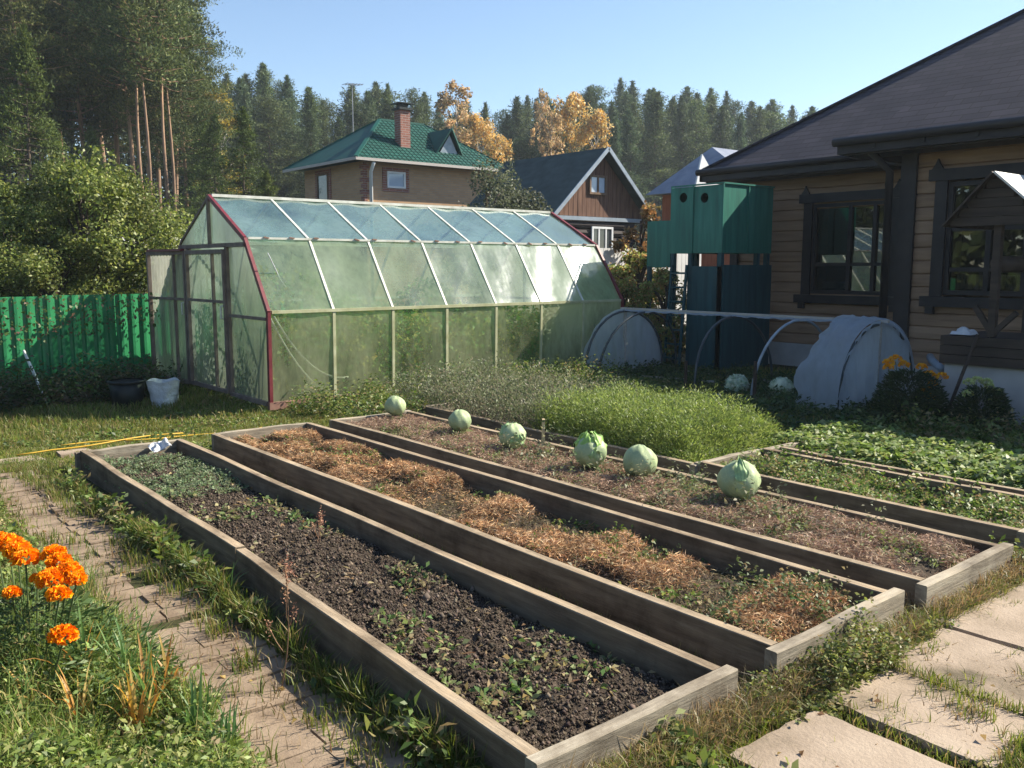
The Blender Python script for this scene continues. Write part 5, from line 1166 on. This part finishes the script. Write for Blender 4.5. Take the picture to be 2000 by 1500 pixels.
mb.build('gable_planks', M['plank_red'], root)
mb = MB(); L0, R0 = ax - 2.1, ax + 2.1
mb.quadbox([(L0, wy - .3, 2.95), (ax, wy - .3, aa), (ax, 22.7, aa), (L0, 22.7, 2.95)], .08); mb.quadbox([(ax, wy - .3, aa), (R0, wy - .3, 2.95), (R0, 22.7, 2.95), (ax, 22.7, aa)], .08)
rf = mb.build('roof', M['slate'], root)
mb = MB(); mb.bar((L0, wy - .32, 2.92), (ax, wy - .32, aa - .03), .03, .11); mb.bar((R0, wy - .32, 2.92), (ax, wy - .32, aa - .03), .03, .11); mb.build('barge_board', M['pipe_grey'], rf)
MB().box(16.6, wy - .12, 2.88, 20.25, wy - .01, 2.985).build('tie_board', M['pipe_grey'], root)
small_window(root, 17.95, 18.62, wy, 3.62, 4.16, casing=None, frame='wood_brown', pane='sky_pane')
small_window(root, 18.0, 18.85, wy - .06, 1.9, 2.72, casing=None, mull=2, pane='dark_pane')
small_window(root, 19.2, 19.6, wy - .06, 1.1, 2.5, casing=None, mull=0, pane='dark_pane', frame='log_dark')

# ------------------------------------------------------------------ house with blue roof, far behind
root = empty('blue_roofed_house', (23.8, 17.1, 0), 'orange walled house with blue grey roof, mostly hidden behind the playhouse', 'house')
MB().box(21.6, 15.4, 0, 26, 18.9, 3.82).build('wall', M['orange_wall'], root)
mb = MB(); mb.add([(21.2, 15.0, 3.8), (26.4, 15.0, 3.8), (26.4, 19.25, 3.8), (21.2, 19.25, 3.8), (22.7, 17.9, 5.25), (25.2, 17.9, 5.25)], [(0, 1, 5, 4), (1, 2, 5), (2, 3, 4, 5), (3, 0, 4), (3, 2, 1, 0)]); rf = mb.build('roof', M['blue_roof'], root)
MB().quadbox([(20.05, 16.4, 3.55), (21.5, 16.4, 3.62), (20.38, 16.4, 4.72)], .05).build('white_gable', M['white'], rf)

# ------------------------------------------------------------------ trees
def tree_mesh_conifer(seed, h, r, base, count, S, cols, limbs=80, kind='cone', trunk_r=.14, asp=.25, tuft=8):
    rg = np.random.default_rng(seed); m = NP(); tr = MB()
    bend = rg.uniform(-.02, .02, 2)
    ctr = lambda z: np.array([bend[0] * z + .08 * math.sin(z * .6 + seed), bend[1] * z + .08 * math.cos(z * .5), 0])
    tr.tube([tuple(ctr(z) + np.array([0, 0, z])) for z in np.linspace(-.3, h * .97, 12)], list(np.linspace(trunk_r, .02, 12)), 7)
    P_, D_, W_ = [], [], []
    for i in range(limbs):
        t = (i + rg.random()) / limbs; z = base * h + (1 - base) * h * t
        if kind == 'cone': rad = r * (1 - t) ** .9 * (.6 + .6 * rg.random()) + .05
        elif kind == 'pine': rad = r * (math.sin(math.pi * min(1, .18 + .82 * t)) ** .6) * (.45 + .75 * rg.random()) + .15
        else: rad = r * (1 - t ** 2.2) * (.35 + .25 * math.sin(t * 9)) * (.7 + .7 * rg.random()) + .15
        a = rg.uniform(0, 6.28); rise = rg.uniform(-.05, .35) if kind != 'cone' else rg.uniform(-.15, .25)
        c = ctr(z) + np.array([0, 0, z]); e = c + np.array([math.cos(a) * rad, math.sin(a) * rad, rad * rise])
        md = (c + e) / 2 + np.array([0, 0, -.06 * rad]); tr.tube([tuple(c), tuple(md), tuple(e)], [.028 + .02 * (1 - t), .018, .006], 4, False)
        k = max(6, int(count / limbs * (.35 + rad / r)))
        nt_ = max(2, k // tuft)
        s = rg.uniform(.25, 1.05, nt_); cen = c[None] * (1 - s[:, None]) + e[None] * s[:, None] + rg.normal(0, .10 * rad + .06, (nt_, 3)) * np.array([1, 1, .55])
        pts = np.repeat(cen, tuft, 0) + rg.normal(0, 1, (nt_ * tuft, 3)) * (np.array([.24, .24, .11]) if kind == 'pine' else np.array([.17, .17, .12])) * (S / .2)
        dd = rg.normal(size=(nt_ * tuft, 3)) + np.array([math.cos(a) * .5, math.sin(a) * .5, .55])
        P_.append(pts); D_.append(dd); W_.append(np.repeat(rg.uniform(.6, 1.35, nt_), tuft) * (.85 + .3 * rg.random()))
    if kind != 'pine':      # pointed leader
        k = int(count * .035); zz = h * rg.uniform(.88, 1.03, k); sp_ = .03 + .5 * np.clip(1.03 - zz / h, 0, 1) * r
        P_.append(np.stack([rg.normal(0, 1, k) * sp_ + bend[0] * h, rg.normal(0, 1, k) * sp_ + bend[1] * h, zz], 1)); D_.append(rg.normal(size=(k, 3)) + np.array([0, 0, 1.2])); W_.append(np.full(k, 1.0))
    P = np.concatenate(P_); D = np.concatenate(D_); wv = np.concatenate(W_); n = len(P)
    c = np.array(cols)[rg.choice(len(cols), n)] * wv[:, None]
    m.leaves(P, S * rg.uniform(.6, 1.4, n), S * asp * rg.uniform(.7, 1.4, n), D, rg.normal(size=(n, 3)) + np.array([0, 0, .6]), c)
    return m, tr
def tree_mesh_broad(seed, h, r, base, count, S, cols, clumps=30, trunk_r=.12, asp=.7, squash=1.0):
    rg = np.random.default_rng(seed); m = NP(); tr = MB()
    tr.tube([(0, 0, -.2), (.05, .02, h * .3), (-.03, .05, h * .6), (0, 0, h * .9)], [trunk_r, trunk_r * .8, trunk_r * .5, .02], 7)
    P_, W_ = [], []
    for i in range(clumps):
        t = rg.random(); z = base * h + (1 - base) * h * t; rad = r * math.sin(math.pi * (.12 + .80 * t)) ** .7 * math.sqrt(rg.random()) * 1.0
        a = rg.uniform(0, 6.28); c = np.array([math.cos(a) * rad, math.sin(a) * rad, z]); cr = r * rg.uniform(.16, .34)
        tr.tube([(0, 0, max(.1, z - rad * .9 - .2)), tuple(c * np.array([.5, .5, 1]) - np.array([0, 0, rad * .3])), tuple(c)], [.03, .02, .006], 4, False)
        k = int(count / clumps * (.5 + rg.random())); d = rg.normal(size=(k, 3)); d /= np.linalg.norm(d, axis=1, keepdims=True)
        P_.append(c[None] + d * (cr * rg.random((k, 1)) ** .45) * np.array([1, 1, squash])); W_.append(np.full(k, rg.uniform(.65, 1.35)))
    P = np.concatenate(P_); wv = np.concatenate(W_); n = len(P); c = np.array(cols)[rg.choice(len(cols), n)] * (wv * rg.uniform(.7, 1.3, n))[:, None]
    m.leaves(P, S * rg.uniform(.5, 1.4, n), S * asp, rg.normal(size=(n, 3)), rg.normal(size=(n, 3)) + np.array([0, 0, .7]), c)
    return m, tr
def make_tree(kind_fn, args, name, cat, crown_mat, bark, **kw):
    m, tr = kind_fn(*args, **kw); root = empty(name, (0, 0, 0), 'x', cat)
    m.build('crown', M[crown_mat], root); tr.build('trunk', M[bark], root, True); return root
def polar(px, D, z=0):
    """bearing given as tangent offset from the view axis, D = distance along the axis"""
    a = (px - 1000) / 1755.; f = Vector((math.sin(R(39.4)), math.cos(R(39.4)))); r = Vector((f.y, -f.x)); v = f * D + r * a * D; return (v.x, v.y, z)
PINE = [(.075, .105, .036), (.11, .14, .046), (.055, .078, .032), (.15, .17, .06)]
DARK = [(.03, .052, .03), (.042, .068, .034), (.055, .085, .04)]
FARC = [(.085, .125, .06), (.115, .155, .07), (.06, .09, .05)]
protos = {}
used = set()
def place(key, px, D, H, lab, grp=None, rz=None, wide=1.0, z=0):
    pr, h0 = protos[key]
    o = pr if key not in used else copy_tree(pr); used.add(key)
    s = H / h0; o.location = polar(px, D, z); o.scale = (s * wide, s * wide, s); o.rotation_euler = (0, 0, rz if rz is not None else random.uniform(0, 6.28)); o['label'] = lab
    if grp: o['group'] = grp
    elif 'group' in o: del o['group']
    return o
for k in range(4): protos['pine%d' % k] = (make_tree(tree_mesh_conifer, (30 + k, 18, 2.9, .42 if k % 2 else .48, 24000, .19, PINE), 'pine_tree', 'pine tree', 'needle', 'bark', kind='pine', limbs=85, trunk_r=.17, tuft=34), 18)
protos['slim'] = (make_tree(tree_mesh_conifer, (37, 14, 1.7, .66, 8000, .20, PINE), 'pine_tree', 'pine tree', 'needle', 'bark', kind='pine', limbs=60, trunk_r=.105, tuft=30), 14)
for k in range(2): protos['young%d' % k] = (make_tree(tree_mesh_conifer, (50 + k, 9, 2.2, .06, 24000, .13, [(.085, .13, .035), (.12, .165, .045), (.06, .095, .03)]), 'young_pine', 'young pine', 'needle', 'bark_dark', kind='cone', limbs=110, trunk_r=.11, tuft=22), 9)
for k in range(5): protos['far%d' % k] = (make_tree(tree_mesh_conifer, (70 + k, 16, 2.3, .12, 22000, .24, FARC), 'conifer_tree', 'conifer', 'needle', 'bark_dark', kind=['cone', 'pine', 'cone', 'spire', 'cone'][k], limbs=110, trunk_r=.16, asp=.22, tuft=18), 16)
protos['birchY'] = (make_tree(tree_mesh_broad, (90, 14, 2.0, .25, 9000, .22, [(.30, .25, .05), (.22, .22, .05), (.38, .30, .06)]), 'birch_tree', 'birch', 'leaf', 'bark_birch', clumps=60), 14)
protos['birchO'] = (make_tree(tree_mesh_broad, (91, 14, 2.6, .25, 12000, .24, [(.50, .32, .09), (.58, .42, .13), (.40, .27, .11), (.46, .40, .2)]), 'birch_tree', 'birch', 'leaf', 'bark_birch', clumps=70), 14)
protos['birchP'] = (make_tree(tree_mesh_broad, (92, 14, 1.6, .25, 5500, .22, [(.52, .38, .22), (.60, .46, .24), (.42, .30, .16), (.3, .26, .12)]), 'birch_tree', 'birch', 'leaf', 'bark_birch', clumps=60), 14)
protos['bush0'] = (make_tree(tree_mesh_broad, (95, 3.2, 1.7, .12, 26000, .065, [(.12, .16, .035), (.16, .20, .05), (.24, .26, .09), (.08, .11, .03)]), 'apple_tree', 'apple tree', 'leaf', 'bark_dark', clumps=60, trunk_r=.07), 3.2)
protos['bush1'] = (make_tree(tree_mesh_broad, (96, 3.2, 1.5, .10, 20000, .065, [(.10, .14, .03), (.14, .18, .045), (.22, .24, .08)]), 'apple_tree', 'apple tree', 'leaf', 'bark_dark', clumps=50, trunk_r=.06), 3.2)
protos['bushD'] = (make_tree(tree_mesh_broad, (97, 3.6, 1.7, .12, 15000, .075, [(.05, .065, .035), (.07, .08, .045), (.10, .11, .07)]), 'garden_tree', 'garden tree', 'leaf', 'bark_dark', clumps=44, trunk_r=.07), 3.6)
protos['shrub'] = (make_tree(tree_mesh_broad, (98, 1.6, .62, .1, 6500, .06, [(.15, .20, .05), (.22, .27, .08), (.30, .27, .10), (.34, .22, .09)]), 'currant_bush', 'bush', 'leaf', 'bark_dark', clumps=30, trunk_r=.03), 1.6)
protos['vine'] = (make_tree(tree_mesh_broad, (99, 2.5, .5, .05, 3500, .08, [(.20, .12, .05), (.28, .17, .07), (.16, .13, .05)]), 'climbing_vine', 'vine', 'leaf', 'bark_dark', clumps=26, trunk_r=.03), 2.5)

# tall pines at the left
grpL = 'tall pines of the wood at the left'
tall = [(-150, 47, 19), (-95, 43, 18), (-40, 50, 20), (10, 44, 18.5), (55, 52, 20.5), (95, 46, 19.5), (140, 51, 21), (175, 45, 19), (215, 54, 22), (250, 47, 20), (290, 50, 19.0), (318, 46, 17.5), (352, 49, 16.2), (205, 61, 22), (120, 60, 22), (30, 62, 23), (300, 60, 21), (365, 44, 13.8), (265, 42, 16.5), (60, 40, 16)]
for i, (px, D, H) in enumerate(tall):
    rightmost = i == 12
    place('pine%d' % (i % 4), px, D, H, 'outermost tall pine of the left wood, its ragged crown against open sky' if rightmost else 'tall pine with bare trunk standing in the dark wood at the left', None if rightmost else grpL, wide=1.0)
for px, D, H, lab in [(284, 39, 14.5, 'left one of the sunlit slim orange pine trunks above the greenhouse corner'), (300, 36, 13.2, 'middle one of the sunlit slim orange pine trunks'), (332, 38, 14, 'right one of the sunlit slim orange pine trunks'), (345, 41, 14, 'slim pine trunk half hidden behind the greenhouse peak')]:
    place('slim', px, D, H, lab)
place('young0', 75, 29, 8.7, 'pointed younger pine standing free in front of the tall wood at the left')
place('young1', 110, 33, 6.6, 'small bushy pine beside the pointed one', wide=1.1)
place('young1', 478, 34, 7.2, 'bushy pine left of the green roofed house', wide=1.15)
place('young0', 425, 38, 7.6, 'broad pine between the greenhouse peak and the bushy one', wide=1.2)
place('young1', 525, 33, 4.9, 'lowest pine just left of the brick wall', wide=1.3)
place('young0', 408, 44, 8.8, 'dark pine right behind the greenhouse peak', wide=1.1)
place('young1', 185, 40, 7.4, 'dark young pine filling the gap below the tall left crowns', wide=1.2)
place('birchY', 442, 58, 12.8, 'yellow green birch at the end of the left wood')
# far forest
sky_pts = [(380, 150), (430, 190), (530, 150), (600, 190), (660, 205), (700, 185), (760, 190), (820, 200), (880, 215), (950, 225), (1010, 235), (1050, 220), (1140, 205), (1200, 195), (1270, 200), (1360, 205), (1450, 215), (1520, 238), (1600, 235), (1700, 230), (2000, 200)]
fx = np.array([p[0] for p in sky_pts]); fy = np.array([p[1] for p in sky_pts])
grpF = 'conifers of the far forest edge'; rf_ = random.Random(12)
for row, (D0, cnt, px0_, px1_, drop) in enumerate([(78, 30, 400, 1560, 10), (86, 30, 410, 1580, 0), (70, 20, 400, 1240, 45), (98, 26, 1000, 1640, 0)]):
    for i in range(cnt):
        px = px0_ + (px1_ - px0_) * (i + rf_.uniform(-.35, .35)) / (cnt - 1); D = D0 + rf_.uniform(-4, 4)
        ty = float(np.interp(px, fx, fy)) + drop + rf_.choice([rf_.uniform(-16, 6), rf_.uniform(0, 34)]); H = 1.6 + D * (525 - ty) / 1755
        where = 'behind the green roofed house' if px < 860 else 'between the two orange birches' if px < 1100 else 'above the wooden gable' if px < 1280 else 'beyond the blue roofed house, fading to blue'
        place('far%d' % rf_.randrange(5), px, D, H, 'dark conifer in the far forest edge ' + where, grpF + ' ' + where, wide=rf_.uniform(.9, 1.7))
for px, ty, D, key, wd, lab in [(893, 180, 66, 'birchP', 1.1, 'tall pale orange birch behind the chimney side of the green roof'), (935, 248, 62, 'birchO', .75, 'bright orange birch rising behind the dormer'), (975, 285, 58, 'birchO', .8, 'low golden birch at the right end of the green roof'),
                            (1055, 195, 68, 'birchP', .55, 'slender pinkish birch with a bare tip above the wooden roof'), (1112, 210, 66, 'birchO', .8, 'broad orange birch above the wooden gable'), (1160, 240, 60, 'birchO', .8, 'smaller orange birch just right of the broad one'), (1075, 235, 64, 'birchP', .8, 'pale birch left of the broad orange one')]:
    place(key, px, D, 1.6 + D * (525 - ty) / 1755, lab, wide=wd)
# understorey that closes the forest
m = NP()
for (x0_, x1_, D0, D1, hh, nn, S_) in [(-250, 480, 62, 78, 13, 40000, .5), (380, 1750, 92, 112, 11, 52000, .75)]:
    pxs = rng.uniform(x0_, x1_, nn); Ds = rng.uniform(D0, D1, nn); a = (pxs - 1000) / 1755.; ff = np.array([math.sin(R(39.4)), math.cos(R(39.4))]); rr_ = np.array([ff[1], -ff[0]])
    XY = ff[None] * Ds[:, None] + rr_[None] * (a * Ds)[:, None]; Z = rng.random(nn) * hh * (.7 + .5 * vnoise(pxs, Ds, .03, 6))
    m.leaves(np.concatenate([XY, Z[:, None]], 1), S_ * rng.uniform(.6, 1.4, nn), S_ * .5, rdir(nn, .3), rdir(nn, .5), palette(nn, [(.025, .042, .025), (.035, .055, .03), (.05, .07, .038)]))
o = m.build('forest_understorey', M['needle'], loc=(20, 60, 0)); tag(o, 'dark undergrowth filling the gaps between the forest trees', 'undergrowth', kind='stuff')
# shrubs and garden trees
place('bush0', 165, 15.2, 3.15, 'big leafy apple tree spreading over the green fence')
place('bush1', 15, 15.4, 3.0, 'apple tree cut by the left picture edge')
place('bush0', 250, 16.5, 2.65, 'lower apple tree between the fence and the greenhouse door', rz=2.1)
place('bush1', 95, 14.6, 2.2, 'low leafy branches hanging over the fence top', wide=1.2, rz=1.0)
place('bushD', 950, 20.5, 3.65, 'dark round garden tree behind the greenhouse ridge', wide=1.0)
place('bushD', 1010, 21.5, 3.2, 'second dark garden tree touching the wooden house roof', wide=.9, rz=2)
place('shrub', 1250, 16.2, 1.8, 'leafy currant bush between the greenhouse end and the playhouse ladder')
place('shrub', 1215, 14.5, 1.35, 'smaller currant bush right behind the greenhouse end', rz=1.5)
place('shrub', 1305, 14.6, 1.5, 'currant bush under the playhouse, seen past the ladder', rz=3.5)
place('vine', 1250, 17.5, 2.75, 'brown autumn vine on the corner of the log house')
# hanging branches and weeds at the fence foot
m = NP(); nn = 5200; t = rng.random(nn); k = rng.integers(0, 9, nn); bx = np.linspace(1.9, 4.3, 9)[k]; P = np.stack([bx + rng.normal(0, .1, nn), 12.95 + rng.normal(0, .12, nn), 1.25 - t * np.linspace(.75, .4, 9)[k] * 1.0 + 0], 1)
keep = rng.random(nn) < .16; P = P[keep]; S = rng.uniform(.03, .075, len(P)); m.leaves(P, S, S * .6, rdir(len(P), -.6), rdir(len(P)), palette(len(P), [(.06, .10, .03), (.10, .14, .05), (.14, .09, .06)]))
o = m.build('overhanging_branches', M['leaf'], loc=(3, 13, .5)); tag(o, 'leafy twigs drooping in front of the green fence', 'branches', kind='stuff')

root = empty('board_fence', (14, 11.8, 0), 'pale board fence seen through the gap under the playhouse', 'fence')
for k in range(26): x = 12.1 + k * .13; MB().box(x, 12.4, 0, x + .118, 12.42, 1.95).build('board', M['white'], root)
MB().bar((12.1, 12.46, 1.6), (15.4, 12.46, 1.6), .06).build('rail', M['white'], root)

# ------------------------------------------------------------------ thin air haze
hm, nt, out = newmat('thin_haze'); pv = node(nt, "ShaderNodeVolumePrincipled"); pv.inputs['Density'].default_value = HAZE; pv.inputs['Color'].default_value = (.80, .90, 1, 1); pv.inputs['Anisotropy'].default_value = .25
nt.links.new(pv.outputs[0], out.inputs['Volume'])
o = MB().box(-70, -14, -1.3, 150, 150, 30).build('haze', hm); tag(o, kind='stuff')
scene.cycles.volume_bounces = 0

m = NP(); n = 1500; x, y = pts_in(.2, 6.2, .8, 9.5, n); z = gh(x, y) + .02; ib = ~outside(x, y)
z = np.where(ib, .14, z); sl = np.zeros(n, bool)
for a in slabs: sl |= (x > a[0]) & (x < a[2]) & (y > a[1]) & (y < a[3])
z = np.where(sl, .124, z); S = rng.uniform(.015, .038, n); D = rdir(n); D[:, 2] *= .25
keep = fbm(x, y, 1.5, 301) > .42; m.leaves(np.stack([x, y, z], 1)[keep], S[keep], S[keep] * .6, D[keep], rdir(int(keep.sum()), 2), palette(int(keep.sum()), [(.34, .24, .08), (.26, .16, .07), (.42, .33, .14), (.20, .13, .07)]), .35)
o = m.build('fallen_leaves', M['leaf'], loc=(3, 4, 0)); tag(o, 'small yellow brown fallen leaves scattered over grass and slabs', 'leaves', kind='stuff')

m = NP(); nn = 16000; X_ = rng.uniform(-48, -34, nn); Y_ = rng.uniform(-30, 46, nn); Z_ = rng.random(nn) * (9 + 7 * vnoise(Y_, X_, .25, 6))  # added out of view: gives the windows a reflection, cuts light from the left
m.leaves(np.stack([X_, Y_, Z_], 1), 1.1 * rng.uniform(.6, 1.4, nn), .7, rdir(nn, .3), rdir(nn, .5), palette(nn, [(.04, .06, .03), (.06, .085, .035), (.08, .10, .04)]))
o = m.build('added_woodland', M['needle'], loc=(-40, 10, 0)); tag(o, 'unseen belt of wood added beyond the left side of the garden for the house windows to mirror', 'added_woodland', kind='stuff')
